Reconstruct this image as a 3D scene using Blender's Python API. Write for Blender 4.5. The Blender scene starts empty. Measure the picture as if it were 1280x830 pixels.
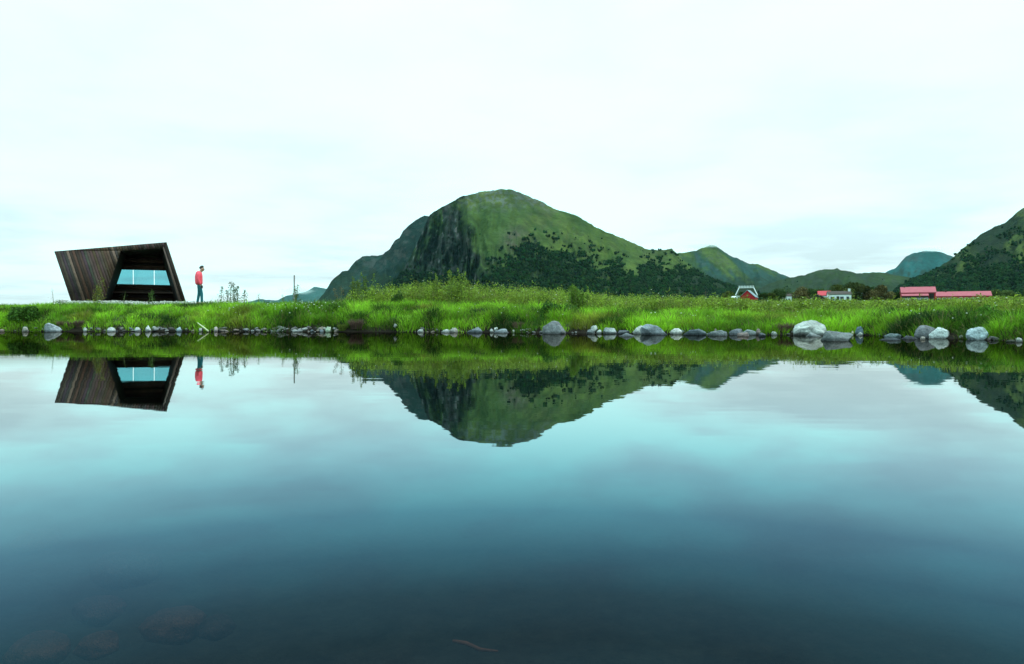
import bpy, bmesh, math, random
import numpy as np
from mathutils import Vector, Matrix
random.seed(7); RNG = np.random.default_rng(7)
R = math.radians
C = bpy.context.scene.collection
F = 860.0; HOR = 397.0; CX = 640.0; EYE = 0.44     # focal length in picture units, eye height over the pond

# ------------------------------------------------------------------ helpers
def px(x, depth): return (x - CX) / F * depth
def pz(y, depth): return EYE + (HOR - y) / F * depth
def pt(x, y, depth): return Vector((px(x, depth), depth, pz(y, depth)))

def tag(o, label=None, cat=None, group=None, kind=None):
    if label: o['label'] = label
    if cat: o['category'] = cat
    if group: o['group'] = group
    if kind: o['kind'] = kind
    return o

def empty(name, loc, rz=0.0):
    o = bpy.data.objects.new(name, None); C.objects.link(o)
    o.location = loc; o.rotation_euler = (0, 0, rz); o.empty_display_size = .2
    return o

def link_mesh(name, me, mat, parent=None, smooth=False):
    o = bpy.data.objects.new(name, me); C.objects.link(o)
    if mat: me.materials.append(mat)
    if parent: o.parent = parent
    if smooth: me.polygons.foreach_set('use_smooth', [True] * len(me.polygons))
    return o

def np_mesh(name, verts, faces, mat, cols=None, parent=None, smooth=False):
    """faces: one int array n x k (all faces alike) or a list of such arrays"""
    me = bpy.data.meshes.new(name)
    if isinstance(faces, np.ndarray): faces = [faces]
    faces = [f for f in faces if len(f)]
    loops = np.concatenate([f.ravel() for f in faces]).astype(np.int32)
    tot = np.concatenate([np.full(len(f), f.shape[1]) for f in faces]).astype(np.int32)
    start = np.concatenate([[0], np.cumsum(tot)[:-1]]).astype(np.int32)
    me.vertices.add(len(verts)); me.vertices.foreach_set('co', np.asarray(verts, dtype=np.float32).ravel())
    me.loops.add(len(loops)); me.loops.foreach_set('vertex_index', loops)
    me.polygons.add(len(tot)); me.polygons.foreach_set('loop_start', start); me.polygons.foreach_set('loop_total', tot)
    me.update(calc_edges=True)
    if cols is not None:
        a = me.color_attributes.new('Col', 'FLOAT_COLOR', 'POINT')
        c = np.ones((len(verts), 4), dtype=np.float32); c[:, :3] = cols
        a.data.foreach_set('color', c.ravel())
    return link_mesh(name, me, mat, parent, smooth)

def bm_obj(name, bm, mat, parent=None, smooth=False):
    bmesh.ops.recalc_face_normals(bm, faces=bm.faces[:])
    me = bpy.data.meshes.new(name); bm.to_mesh(me); bm.free()
    return link_mesh(name, me, mat, parent, smooth)

def add_box(bm, lo, hi, M=None):
    vs = [Vector((x, y, z)) for x in (lo[0], hi[0]) for y in (lo[1], hi[1]) for z in (lo[2], hi[2])]
    if M: vs = [M @ v for v in vs]
    v = [bm.verts.new(p) for p in vs]
    for f in ((0,1,3,2),(4,6,7,5),(0,4,5,1),(2,3,7,6),(0,2,6,4),(1,5,7,3)): bm.faces.new([v[i] for i in f])

def add_prism(bm, poly, d):
    """poly: list of Vectors (front), d: Vector offset to the back"""
    a = [bm.verts.new(p) for p in poly]; b = [bm.verts.new(p + d) for p in poly]
    n = len(poly)
    bm.faces.new(a); bm.faces.new(b[::-1])
    for i in range(n): bm.faces.new((a[i], b[i], b[(i+1) % n], a[(i+1) % n]))

def add_tube(bm, pts, rad, n=7):
    pts = [Vector(p) for p in pts]
    if not isinstance(rad, (list, tuple)): rad = [rad] * len(pts)
    rings = []; ref = None
    for i, p in enumerate(pts):
        t = (pts[min(i+1, len(pts)-1)] - pts[max(i-1, 0)]).normalized()
        a = t.orthogonal() if ref is None else ref - t * ref.dot(t)
        a.normalize(); ref = a; b = t.cross(a)
        rings.append([bm.verts.new(p + (a * math.cos(2*math.pi*k/n) + b * math.sin(2*math.pi*k/n)) * rad[i]) for k in range(n)])
    for r0, r1 in zip(rings, rings[1:]):
        for k in range(n): bm.faces.new((r0[k], r0[(k+1) % n], r1[(k+1) % n], r1[k]))
    bm.faces.new(rings[0][::-1]); bm.faces.new(rings[-1])

# value noise
_T = np.random.default_rng(3).random((256, 256)).astype(np.float64)
def vnoise(x, y, seed=0):
    x = np.asarray(x, float) + seed * 17.31; y = np.asarray(y, float) + seed * 9.77
    xi = np.floor(x).astype(int); yi = np.floor(y).astype(int); fx = x - xi; fy = y - yi
    fx = fx * fx * (3 - 2 * fx); fy = fy * fy * (3 - 2 * fy)
    g = lambda a, b: _T[a & 255, b & 255]
    return (g(xi, yi) * (1-fx) + g(xi+1, yi) * fx) * (1-fy) + (g(xi, yi+1) * (1-fx) + g(xi+1, yi+1) * fx) * fy
def fbm(x, y, oct=5, seed=0, gain=.5):
    s = 0; a = 1; t = 0
    for i in range(oct):
        s = s + a * (vnoise(x * 2**i, y * 2**i, seed + i * 3) - .5); t += a; a *= gain
    return s / t * 2        # about -1..1
def ridged(x, y, oct=4, seed=0):
    s = 0; a = 1; t = 0
    for i in range(oct):
        s = s + a * (1 - np.abs(2 * vnoise(x * 2**i, y * 2**i, seed + i * 5) - 1)); t += a; a *= .5
    return s / t
def sstep(a, b, x):
    t = np.clip((x - a) / (b - a), 0, 1); return t * t * (3 - 2 * t)

# ------------------------------------------------------------------ materials
class NT:
    def __init__(s, name):
        s.m = bpy.data.materials.new(name); s.m.use_nodes = True; s.t = s.m.node_tree; s.t.nodes.clear()
        s.out = s.n('ShaderNodeOutputMaterial')
    def n(s, typ, **kw):
        o = s.t.nodes.new(typ)
        for k, v in kw.items():
            if k.startswith('i_'): 
                key = k[2:]; o.inputs[int(key) if key.isdigit() else key.replace('_', ' ')].default_value = v
            else: setattr(o, k, v)
        return o
    def l(s, a, b): s.t.links.new(a, b)
    def noise(s, scale, detail=5, rough=.55, coord='Object', stretch=None, off=None):
        tc = s.n('ShaderNodeTexCoord'); mp = s.n('ShaderNodeMapping')
        s.l(tc.outputs[coord], mp.inputs['Vector'])
        if stretch: mp.inputs['Scale'].default_value = stretch
        if off: mp.inputs['Location'].default_value = off
        nz = s.n('ShaderNodeTexNoise'); nz.inputs['Scale'].default_value = scale
        nz.inputs['Detail'].default_value = detail; nz.inputs['Roughness'].default_value = rough
        s.l(mp.outputs[0], nz.inputs['Vector']); return nz.outputs['Fac']
    def ramp(s, fac, stops, interp='LINEAR'):
        r = s.n('ShaderNodeValToRGB'); r.color_ramp.interpolation = interp
        e = r.color_ramp.elements
        while len(e) < len(stops): e.new(.5)
        for q, (p, c) in zip(e, stops):
            q.position = p; q.color = (c, c, c, 1) if isinstance(c, (int, float)) else (*c, 1)
        s.l(fac, r.inputs[0]); return r.outputs[0]
    def math(s, op, a, b=None, clamp=False):
        m = s.n('ShaderNodeMath', operation=op, use_clamp=clamp)
        for i, v in enumerate((a, b)):
            if v is None: continue
            if isinstance(v, (int, float)): m.inputs[i].default_value = v
            else: s.l(v, m.inputs[i])
        return m.outputs[0]
    def mix(s, fac, a, b, blend='MIX'):
        m = s.n('ShaderNodeMix', data_type='RGBA', blend_type=blend)
        for i, v in ((0, fac), (6, a), (7, b)):
            if isinstance(v, (int, float)): m.inputs[i].default_value = v
            elif isinstance(v, tuple): m.inputs[i].default_value = (*v, 1)
            else: s.l(v, m.inputs[i])
        return m.outputs[2]
    def bump(s, h, strength=.3, dist=.02):
        b = s.n('ShaderNodeBump'); b.inputs['Strength'].default_value = strength; b.inputs['Distance'].default_value = dist
        s.l(h, b.inputs['Height']); return b.outputs[0]
    def pbsdf(s, col, rough=.8, nrm=None, spec=.3, metal=0):
        p = s.n('ShaderNodeBsdfPrincipled')
        if isinstance(col, tuple): p.inputs['Base Color'].default_value = (*col, 1)
        else: s.l(col, p.inputs['Base Color'])
        if isinstance(rough, (int, float)): p.inputs['Roughness'].default_value = rough
        else: s.l(rough, p.inputs['Roughness'])
        p.inputs['Specular IOR Level'].default_value = spec; p.inputs['Metallic'].default_value = metal
        if nrm is not None: s.l(nrm, p.inputs['Normal'])
        s.l(p.outputs[0], s.out.inputs[0]); return p

def mat_plain(name, col, rough=.7, var=.25, scale=6, spec=.3, bump=.15):
    s = NT(name); nz = s.noise(scale)
    lo = tuple(c * (1 - var) for c in col); hi = tuple(min(1, c * (1 + var)) for c in col)
    c = s.ramp(nz, [(.3, lo), (.7, hi)])
    s.pbsdf(c, rough, s.bump(nz, bump, .02), spec); return s.m

def mat_attr(name, rough=.8, scale=3, var=.3, translucent=0.0, bump=0, bscale=None, spec=.2):
    s = NT(name); at = s.n('ShaderNodeAttribute', attribute_name='Col')
    nz = s.noise(scale, 6)
    f = s.ramp(nz, [(.3, 1 - var), (.7, 1 + var)])
    mul = s.n('ShaderNodeVectorMath', operation='MULTIPLY'); s.l(at.outputs['Color'], mul.inputs[0]); s.l(f, mul.inputs[1])
    col = mul.outputs[0]
    nrm = s.bump(s.noise(bscale or scale * 4, 6), bump, 1.0 / (bscale or scale * 4)) if bump else None
    p = s.pbsdf(col, rough, nrm, spec)
    if translucent:
        t = s.n('ShaderNodeBsdfTranslucent'); s.l(col, t.inputs[0])
        m = s.n('ShaderNodeMixShader'); m.inputs[0].default_value = translucent
        s.l(p.outputs[0], m.inputs[1]); s.l(t.outputs[0], m.inputs[2]); s.l(m.outputs[0], s.out.inputs[0])
    return s.m

M = {}
M['leaf'] = mat_attr('leafy', .6, 1.2, .12, .30, spec=.12)
M['crown'] = mat_attr('tree_leaves', .9, .6, .3, .15, spec=.0)
M['wood'] = mat_plain('bark', (.07, .055, .04), .9, .4, 20)
M['trunk'] = M['wood']

# ------------------------------------------------------------------ pond outline and terrain
SH_U = [-400, 0, 250, 440, 600, 700, 850, 950, 1000, 1060, 1100, 1150, 1200, 1280, 1600]
SH_Y = [414.0, 414.5, 414.3, 415, 415.5, 416.5, 417.6, 418.5, 418.8, 418.6, 419.5, 422.0, 423.6, 426.4, 430]
def shore_depth(u): return 378.4 / (np.interp(u, SH_U, SH_Y) - HOR)
A0 = math.radians(42)
def shore_r(az):
    az = np.asarray(az, float); a = np.clip(az, -A0, A0)
    u = CX + F * np.tan(a)
    r = shore_depth(u) / np.cos(a)
    ab = np.abs(az)
    side = np.interp(ab, [A0, R(60), R(90), R(130), R(160), math.pi], [1, .8, .45, .14, .07, .06])
    r = r * side
    rough = fbm(az * 40, az * 3 + 5, 4, 11) * .22 * sstep(0, .6, side)
    return r + rough
S_L = ([-60, -6, -3, -.6, -.15, 0, .35, 1, 2.2, 3.5, 6, 12, 30, 60, 180, 300, 500, 1000, 3000, 20000],
       [-1.0, -.8, -.62, -.25, -.07, 0, .16, .46, .70, .78, .86, .95, 1.03, 1.1, 1.6, 2.4, 4, 9, 20, 20])
S_R = ([-60, -6, -3, -.6, -.15, 0, .35, 1, 2.2, 3.5, 6, 12, 30, 60, 180, 300, 500, 1000, 3000, 20000],
       [-1.0, -.8, -.62, -.25, -.07, 0, .11, .25, .35, .42, .56, .80, 1.0, 1.1, 1.9, 3.0, 5, 10, 20, 20])
def ground_z(x, y, fine=True):
    x = np.asarray(x, float); y = np.asarray(y, float)
    az = np.arctan2(x, y); r = np.hypot(x, y); s = r - shore_r(az)
    u = CX + F * np.tan(np.clip(az, -A0, A0))
    w = sstep(560, 860, u)
    z = np.interp(s, *S_L) * (1 - w) + np.interp(s, *S_R) * w
    if fine:
        z = z + fbm(x * .8, y * .8, 4, 2) * .07 * sstep(.3, 2, s) * (1 - sstep(60, 200, s))
        z = z + fbm(x * .25, y * .25, 3, 5) * .10 * sstep(4, 10, s) * sstep(430, 520, u)
        z = z + fbm(x * 2.5, y * 2.5, 3, 8) * .05 * (1 - sstep(-.2, 0, s))
    return z

az = np.concatenate([np.arange(-180, -46, 3), np.arange(-46, 46, .2), np.arange(46, 180, 3)]) * math.pi / 180
rr = np.concatenate([np.linspace(.2, 11, 26), np.arange(11.3, 36, .16), np.geomspace(36.5, 14000, 60)])
A, Q = np.meshgrid(az, rr, indexing='ij')
X = Q * np.sin(A); Y = Q * np.cos(A); Z = ground_z(X, Y)
na, nr = A.shape
V = np.stack([X, Y, Z], -1).reshape(-1, 3)
i0 = np.arange(na)[:, None]; i1 = (i0 + 1) % na; j = np.arange(nr - 1)[None, :]
quads = np.stack([i0 * nr + j, i0 * nr + j + 1, i1 * nr + j + 1, i1 * nr + j], -1).reshape(-1, 4)
V = np.vstack([V, [[0, 0, float(ground_z(0, .01))]]]); cen = len(V) - 1
tris = np.stack([np.full(na, cen), np.arange(na) * nr, ((np.arange(na) + 1) % na) * nr], -1)
s = NT('earth')
at = s.n('ShaderNodeAttribute', attribute_name='Col')
nz = s.noise(9, 8, .65); big = s.noise(.5, 4)
f = s.ramp(nz, [(.3, .55), (.7, 1.45)])
mul = s.n('ShaderNodeVectorMath', operation='MULTIPLY'); s.l(at.outputs['Color'], mul.inputs[0]); s.l(f, mul.inputs[1])
s.pbsdf(mul.outputs[0], .95, s.bump(nz, .5, .05), .1)
Sg = (Q - shore_r(A)).ravel()
soil = np.array([.012, .009, .006]); turf = np.array([.045, .085, .018]); bed = np.array([.035, .035, .030])
wt = sstep(.25, .9, Sg)[:, None]; wb = (1 - sstep(-.5, 0, Sg))[:, None]
col = soil * (1 - wt) + turf * wt; col = col * (1 - wb) + bed * wb
col = np.vstack([col, bed[None]])
g = np_mesh('ground', V, [quads, tris], s.m, col, smooth=True); tag(g, kind='structure')

# water: a disc that follows the shore a little way under the bank
azw = np.radians(np.arange(-180, 180, 1.0)); rw = shore_r(azw) + .9
rings = [0.25, .5, .75, 1.0]
V = [[0, 0, 0]]; 
for q in rings:
    for a_, r_ in zip(azw, rw): V.append([r_*q*math.sin(a_), r_*q*math.cos(a_), 0])
n = len(azw); fq = []; ft = [[0, 1 + (k+1) % n, 1 + k] for k in range(n)]
for b in range(len(rings) - 1):
    for k in range(n): fq.append([1+b*n+k, 1+b*n+(k+1) % n, 1+(b+1)*n+(k+1) % n, 1+(b+1)*n+k])
s = NT('pond_water')
geo = s.n('ShaderNodeNewGeometry')
b1 = s.noise(1.0, 3, .5, 'Object', (.55, 1.6, 1)); b2 = s.noise(5.0, 2, .5, 'Object', (.6, 1.5, 1))
hsum = s.math('ADD', s.math('MULTIPLY', b1, 1.0), s.math('MULTIPLY', b2, .12))
nb = s.n('ShaderNodeBump'); nb.inputs['Strength'].default_value = 1.0; nb.inputs['Distance'].default_value = .0011
s.l(hsum, nb.inputs['Height'])
dot = s.n('ShaderNodeVectorMath', operation='DOT_PRODUCT')
s.l(geo.outputs['Incoming'], dot.inputs[0]); s.l(geo.outputs['True Normal'], dot.inputs[1])
cosv = s.math('ABSOLUTE', dot.outputs['Value'])      # sine of the grazing angle
WATER_STOPS = [(0, (.42, .39, .36)), (.045, (.48, .45, .42)), (.06, (.74, .74, .73)), (.12, (.54, .60, .61)), (.18, (.33, .43, .47)), (.22, (.20, .32, .37)),
               (.27, (.088, .158, .210)), (.32, (.042, .080, .114)), (.37, (.020, .039, .054)), (.42, (.010, .021, .029)), (1, (.02, .02, .02))]
refl = s.ramp(cosv, WATER_STOPS)
gl = s.n('ShaderNodeBsdfGlossy'); gl.inputs['Roughness'].default_value = .012
s.l(refl, gl.inputs['Color']); s.l(nb.outputs[0], gl.inputs['Normal'])
tr = s.n('ShaderNodeBsdfTransparent')
depthcol = s.ramp(cosv, [(0, (0, 0, 0)), (.22, (.04, .035, .035)), (.38, (.20, .18, .17)), (.5, (.32, .29, .27)), (1, (.5, .6, .6))])
s.l(depthcol, tr.inputs[0])
ad = s.n('ShaderNodeAddShader'); s.l(gl.outputs[0], ad.inputs[0]); s.l(tr.outputs[0], ad.inputs[1]); s.l(ad.outputs[0], s.out.inputs[0])
w = np_mesh('pond_water', np.array(V), [np.array(fq), np.array(ft)], s.m, smooth=True); tag(w, kind='structure')
if w.data.polygons[0].normal.z < 0: w.data.flip_normals()

# ------------------------------------------------------------------ mountains
M['hill'] = mat_attr('hillside', .95, .02, .35, 0, .6, .06, spec=.05)
def hill(name, prof, Dr, Df, Db, nu, nt, seed, cover, relief=.10, fr=1.0, fpow=1.25, shape=None):
    us = np.array([p[0] for p in prof], float); ys = np.array([p[1] for p in prof], float)
    u = np.linspace(us[0], us[-1], nu)
    E = (HOR + 4 - np.interp(u, us, ys))
    E = E + fbm(u * .15, u * 0 + seed, 5, seed, .6) * 1.7 * np.clip(E / 40, 0, 1)
    t = np.concatenate([np.linspace(0, 1, nt) ** .9, 1 + np.linspace(.04, 1, 14)])
    U, T = np.meshgrid(u, t, indexing='ij'); EE = np.repeat(E[:, None], len(t), 1)
    Tf = np.clip(T, 0, 1); Tb = np.clip(T - 1, 0, 1)
    env = np.sin(np.pi * np.clip(Tf, 0, 1)) 
    warp = fbm(U * .02 * fr, T * 2.2, 3, seed + 1) * 14
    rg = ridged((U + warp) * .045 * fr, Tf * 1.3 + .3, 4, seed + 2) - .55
    f = Tf ** fpow + relief * env * rg + .018 * env * fbm(U * .3 * fr, Tf * 22, 4, seed + 6)
    e = EE * np.where(T <= 1, f, 1 - Tb) 
    D = np.where(T <= 1, Df + (Dr - Df) * Tf - (rg * env * (Dr - Df) * .16), Dr + (Db - Dr) * Tb)
    if shape: e, D = shape(U, T, e, D, Dr, Df)
    X = (U - CX) / F * D; Z = np.where(T <= 1, EYE - 4/F*D + e / F * D, (EE * Dr * (1 - Tb**1.3)) / F - 4/F*D)
    V = np.stack([X, D, Z], -1).reshape(-1, 3)
    n_u, n_t = U.shape
    i = np.arange(n_u - 1)[:, None]; j = np.arange(n_t - 1)[None, :]
    q = np.stack([i*n_t+j, (i+1)*n_t+j, (i+1)*n_t+j+1, i*n_t+j+1], -1).reshape(-1, 4)
    Ypx = HOR - (Z - EYE) / D * F
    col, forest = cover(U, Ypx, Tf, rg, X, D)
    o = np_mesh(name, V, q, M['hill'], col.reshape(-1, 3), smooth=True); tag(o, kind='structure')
    return dict(U=U, Y=Ypx, V=V.reshape(n_u, n_t, 3), forest=forest, T=T)

GRASS = np.array([.060, .090, .017]); GRASS2 = np.array([.028, .054, .012]); FOREST = np.array([.007, .016, .007])
ROCK = np.array([.060, .066, .062]); BROWN = np.array([.085, .085, .040])
def lerp(a, b, w): return a * (1 - w[..., None]) + b * w[..., None]

def cover_main(U, Y, T, rg, X, D):
    n1 = fbm(U * .05, Y * .08, 5, 21); n2 = fbm(U * .25, Y * .35, 5, 25); n3 = fbm(U * .02, Y * .03, 3, 31); n4 = fbm(U * .6, Y * .7, 4, 28)
    col = lerp(GRASS, GRASS2, np.clip(.5 + n1 * 1.1 + n4 * .3, 0, 1))
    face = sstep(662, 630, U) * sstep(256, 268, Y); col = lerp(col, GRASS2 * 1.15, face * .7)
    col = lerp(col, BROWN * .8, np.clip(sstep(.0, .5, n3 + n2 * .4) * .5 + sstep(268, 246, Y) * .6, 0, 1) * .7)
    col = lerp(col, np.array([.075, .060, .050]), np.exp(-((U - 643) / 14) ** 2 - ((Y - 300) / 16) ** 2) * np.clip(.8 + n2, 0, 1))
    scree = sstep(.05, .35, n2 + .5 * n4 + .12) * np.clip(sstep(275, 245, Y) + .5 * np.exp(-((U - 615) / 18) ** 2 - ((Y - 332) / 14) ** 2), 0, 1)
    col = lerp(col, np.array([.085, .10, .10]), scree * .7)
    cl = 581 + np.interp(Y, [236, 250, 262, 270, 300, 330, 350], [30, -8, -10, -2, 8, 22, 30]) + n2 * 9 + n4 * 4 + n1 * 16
    gl = ridged((U - Y * .9) * .045, Y * .012, 4, 29); col = lerp(col, GRASS2 * .8, sstep(.62, .85, gl) * .55)  # gully shade put into the grass colour as darker slanting streaks
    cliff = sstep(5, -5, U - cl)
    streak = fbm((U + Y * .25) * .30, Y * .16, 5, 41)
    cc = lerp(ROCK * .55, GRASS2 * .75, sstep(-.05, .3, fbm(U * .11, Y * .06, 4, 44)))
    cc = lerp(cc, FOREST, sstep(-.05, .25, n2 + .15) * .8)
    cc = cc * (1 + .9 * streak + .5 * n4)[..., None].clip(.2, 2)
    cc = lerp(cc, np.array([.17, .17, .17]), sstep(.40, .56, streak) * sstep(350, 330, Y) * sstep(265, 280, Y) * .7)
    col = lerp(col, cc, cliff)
    yb = np.interp(U, [400, 470, 520, 575, 600, 622, 640, 662, 700, 740, 775, 797, 800, 850, 900, 940],
                      [335, 335, 338, 345, 348, 335, 318, 302, 314, 326, 338, 349, 332, 334, 346, 356])
    fo = sstep(-3, 5, Y - yb + n2 * 22 + n1 * 14)
    fo = np.maximum(fo, sstep(.30, .42, n2) * sstep(45, 5, yb - Y) * (1 - cliff) * .9)
    col = lerp(col, FOREST, fo * (.55 + .45 * sstep(-.3, .1, n4)))
    return col, fo
def shape_main(U, T, e, D, Dr, Df):
    Y = HOR + 4 - e
    cl = 577 + np.interp(Y, [236, 250, 270, 300, 330, 350], [24, 0, 0, 8, 22, 30])
    k = np.clip(cl - U, 0, 45) * np.sin(np.pi * np.clip(T, 0, 1)) 
    gul = ridged(U * .11, T * 1.2, 4, 66) - .55; left = sstep(25, -10, U - cl)
    e = e * (1 + .14 * gul * left * np.sin(np.pi * np.clip(T, 0, 1)))
    env = np.sin(np.pi * np.clip(T, 0, 1))
    crag = fbm(U * .22, T * 8, 5, 67); e = e * (1 + .07 * crag * left * env)
    return e, D + k * 7.0 - (gul * 150 + crag * 130) * left * env - 45 * fbm((U - T * 90) * .05, T * 3, 5, 68) * env
P_MAIN = [(455, 399), (478, 372), (492, 352), (506, 334), (516, 315), (524, 298), (531, 281), (537, 269), (541, 266), (559.5, 255),
          (574, 247), (586, 243), (600.7, 239.4), (613, 238), (627, 236), (639.5, 237), (656, 243), (680.6, 254), (692, 261), (717.5, 267.5), (742, 282.5), (760, 291),
          (780, 299), (795, 305), (807, 311), (820, 312.5), (840, 311.5), (846, 317), (860, 331), (880, 344), (905, 354), (930, 361), (960, 368), (1000, 375), (1040, 390)]
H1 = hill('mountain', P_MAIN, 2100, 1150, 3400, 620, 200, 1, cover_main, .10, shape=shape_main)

def cover_generic(base, forest_y, rocky=.3, seed=50, tone=1.0):
    def fn(U, Y, T, rg, X, D):
        n1 = fbm(U * .05, Y * .09, 5, seed); n2 = fbm(U * .22, Y * .3, 5, seed + 4)
        col = lerp(base, base * .55, np.clip(.5 + n1, 0, 1))
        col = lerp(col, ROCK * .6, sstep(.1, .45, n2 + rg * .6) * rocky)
        fo = sstep(-3, 5, Y - np.interp(U, forest_y[0], forest_y[1]) + n2 * 26 + n1 * 34) * (.45 if seed == 80 else 1)
        return lerp(col * tone, FOREST * 1.3, fo * .85), fo
    return fn
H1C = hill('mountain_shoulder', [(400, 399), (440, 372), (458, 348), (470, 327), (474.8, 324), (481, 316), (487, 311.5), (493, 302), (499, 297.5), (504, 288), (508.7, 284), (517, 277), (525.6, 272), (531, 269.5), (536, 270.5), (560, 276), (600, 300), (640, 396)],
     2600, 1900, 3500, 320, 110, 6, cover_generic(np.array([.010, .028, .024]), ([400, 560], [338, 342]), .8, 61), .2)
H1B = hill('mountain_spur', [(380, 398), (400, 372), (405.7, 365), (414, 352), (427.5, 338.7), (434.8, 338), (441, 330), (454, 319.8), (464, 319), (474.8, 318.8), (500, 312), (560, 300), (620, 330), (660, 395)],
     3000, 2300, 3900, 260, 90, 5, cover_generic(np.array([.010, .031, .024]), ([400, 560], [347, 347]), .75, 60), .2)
def cover_behind(U, Y, T, rg, X, D):
    n1 = fbm(U * .05, Y * .09, 5, 70); n2 = fbm(U * .3, Y * .4, 5, 74)
    st = fbm((U - Y * 1.1) * .07, (Y + U * .4) * .02, 4, 73)
    col = lerp(GRASS2 * .9, GRASS * .85, sstep(.0, .35, st + n2 * .2))
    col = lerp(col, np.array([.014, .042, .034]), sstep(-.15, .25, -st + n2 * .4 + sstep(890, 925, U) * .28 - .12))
    col = lerp(col, np.array([.05, .055, .05]), sstep(.2, .4, n2) * .4)
    fo = sstep(-3, 5, Y - np.interp(U, [800, 900, 1000], [352, 348, 347]) + n2 * 10)
    return lerp(col, FOREST * 1.3, fo * .8), fo
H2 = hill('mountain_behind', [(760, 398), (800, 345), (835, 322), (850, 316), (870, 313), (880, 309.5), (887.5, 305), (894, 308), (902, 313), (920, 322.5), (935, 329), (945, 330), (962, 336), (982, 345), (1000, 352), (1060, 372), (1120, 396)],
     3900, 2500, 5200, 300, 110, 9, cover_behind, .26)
H3 = hill('low_hills', [(900, 398), (940, 364), (965, 353), (985, 347.5), (1005, 344), (1025, 337.5), (1045, 336), (1070, 341), (1090, 340.5), (1107, 341), (1120, 344), (1140, 347.5), (1180, 350), (1240, 352), (1330, 360), (1400, 395)],
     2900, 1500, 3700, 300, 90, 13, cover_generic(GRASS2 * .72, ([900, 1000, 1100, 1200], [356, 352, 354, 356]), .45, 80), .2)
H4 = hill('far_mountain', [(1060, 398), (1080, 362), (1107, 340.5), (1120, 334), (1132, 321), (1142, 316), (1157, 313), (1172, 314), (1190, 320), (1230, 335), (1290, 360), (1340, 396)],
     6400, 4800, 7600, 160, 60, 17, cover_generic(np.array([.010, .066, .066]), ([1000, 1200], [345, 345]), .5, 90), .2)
def cover_slope(U, Y, T, rg, X, D):
    n1 = fbm(U * .05, Y * .09, 5, 97); n2 = fbm(U * .22, Y * .3, 5, 99)
    st = fbm((U + Y * .9) * .045, (Y - U * .3) * .02, 4, 93)
    col = lerp(GRASS2 * .42, GRASS * .8, sstep(.08, .42, st + n2 * .25))
    col = lerp(col, FOREST, sstep(-.1, .3, n2 + .2 - st))
    col = lerp(col, np.array([.05, .05, .03]), sstep(275, 262, Y) * .5)
    fo = sstep(-3, 5, Y - np.interp(U, [1100, 1180, 1230, 1280, 1400], [338, 338, 334, 326, 320]) + n2 * 22 + n1 * 20)
    return lerp(col, FOREST, fo * .85), fo
H5 = hill('mountain_slope', [(1090, 398), (1110, 372), (1128, 356), (1140, 350), (1152, 346), (1167, 339), (1190, 322.5), (1205, 309), (1225, 294), (1240, 285), (1257, 277.5), (1270, 266), (1280, 260), (1320, 243), (1380, 232), (1460, 250), (1560, 300), (1700, 397)],
     1900, 950, 2800, 520, 170, 23, cover_slope, .16)
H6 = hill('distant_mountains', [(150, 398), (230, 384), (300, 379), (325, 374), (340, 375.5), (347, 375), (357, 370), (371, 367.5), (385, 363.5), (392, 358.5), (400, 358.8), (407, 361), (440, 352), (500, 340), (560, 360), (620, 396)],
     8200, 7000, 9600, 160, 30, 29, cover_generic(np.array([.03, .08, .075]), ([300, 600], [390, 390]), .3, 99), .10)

# trees on the slopes, as one far-off wood
ico = bmesh.new(); bmesh.ops.create_icosphere(ico, subdivisions=1, radius=1.0)
IV = np.array([v.co[:] for v in ico.verts]); IF = np.array([[v.index for v in f.verts] for f in ico.faces]); ico.free()
def forest(name, H, n, size, umin, umax, seed, sparse=.008):
    rg = np.random.default_rng(seed)
    nu, nt = H['U'].shape
    P = []; 
    i = rg.integers(0, nu, n * 8); j = rg.integers(0, int(nt) - 15, n * 8)
    ok = (H['forest'][i, j] > .5) & (fbm(H['U'][i, j] * .12, H['Y'][i, j] * .22, 4, 88) > -.22) | (rg.random(n * 8) < sparse) & (H['Y'][i, j] > 285) & (fbm(H['U'][i, j] * .06, H['Y'][i, j] * .12, 4, 77) > .12)
    ok &= (H['U'][i, j] > umin) & (H['U'][i, j] < umax) & (H['Y'][i, j] < 378)
    i = i[ok][:n]; j = j[ok][:n]
    P = H['V'][i, j] + rg.normal(0, 3, (len(i), 3)) * [1, 1, 0]
    m = len(P)
    sz = size * rg.uniform(.35, 1.3, m)
    sc = np.stack([sz * .5, sz * .5, sz * rg.uniform(.45, .75, m)], -1)
    jit = 1 + rg.normal(0, .22, (m, len(IV), 1))
    V = P[:, None, :] + [0, 0, 0] + IV[None] * jit * sc[:, None, :] + np.stack([0*sz, 0*sz, sz * .35], -1)[:, None, :]
    Fc = IF[None] + (np.arange(m) * len(IV))[:, None, None]
    base = np.array([.008, .019, .006]) * rg.uniform(.4, 2.2, (m, 1)) * (1 + rg.normal(0, .2, (m, 3)))
    col = np.repeat(base[:, None, :], len(IV), 1)
    o = np_mesh(name, V.reshape(-1, 3), Fc.reshape(-1, 3), M['crown'], np.clip(col, .003, 1).reshape(-1, 3))
    tag(o, 'dark green wood covering the lower slopes of ' + name.replace('_', ' '), 'forest', kind='stuff'); return o
forest('mountain_forest', H1, 34000, 5.6, 405, 1000, 101)['label'] = 'dark green wood over the lower slopes of the big rounded mountain'
forest('slope_forest', H5, 20000, 5.5, 1100, 1330, 102, .12)['label'] = 'dark green wood over the steep slope at the right edge'
forest('low_hill_forest', H3, 1500, 5.5, 930, 1200, 103, .02)['label'] = 'dark trees over the low hills beyond the farm houses'

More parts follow.
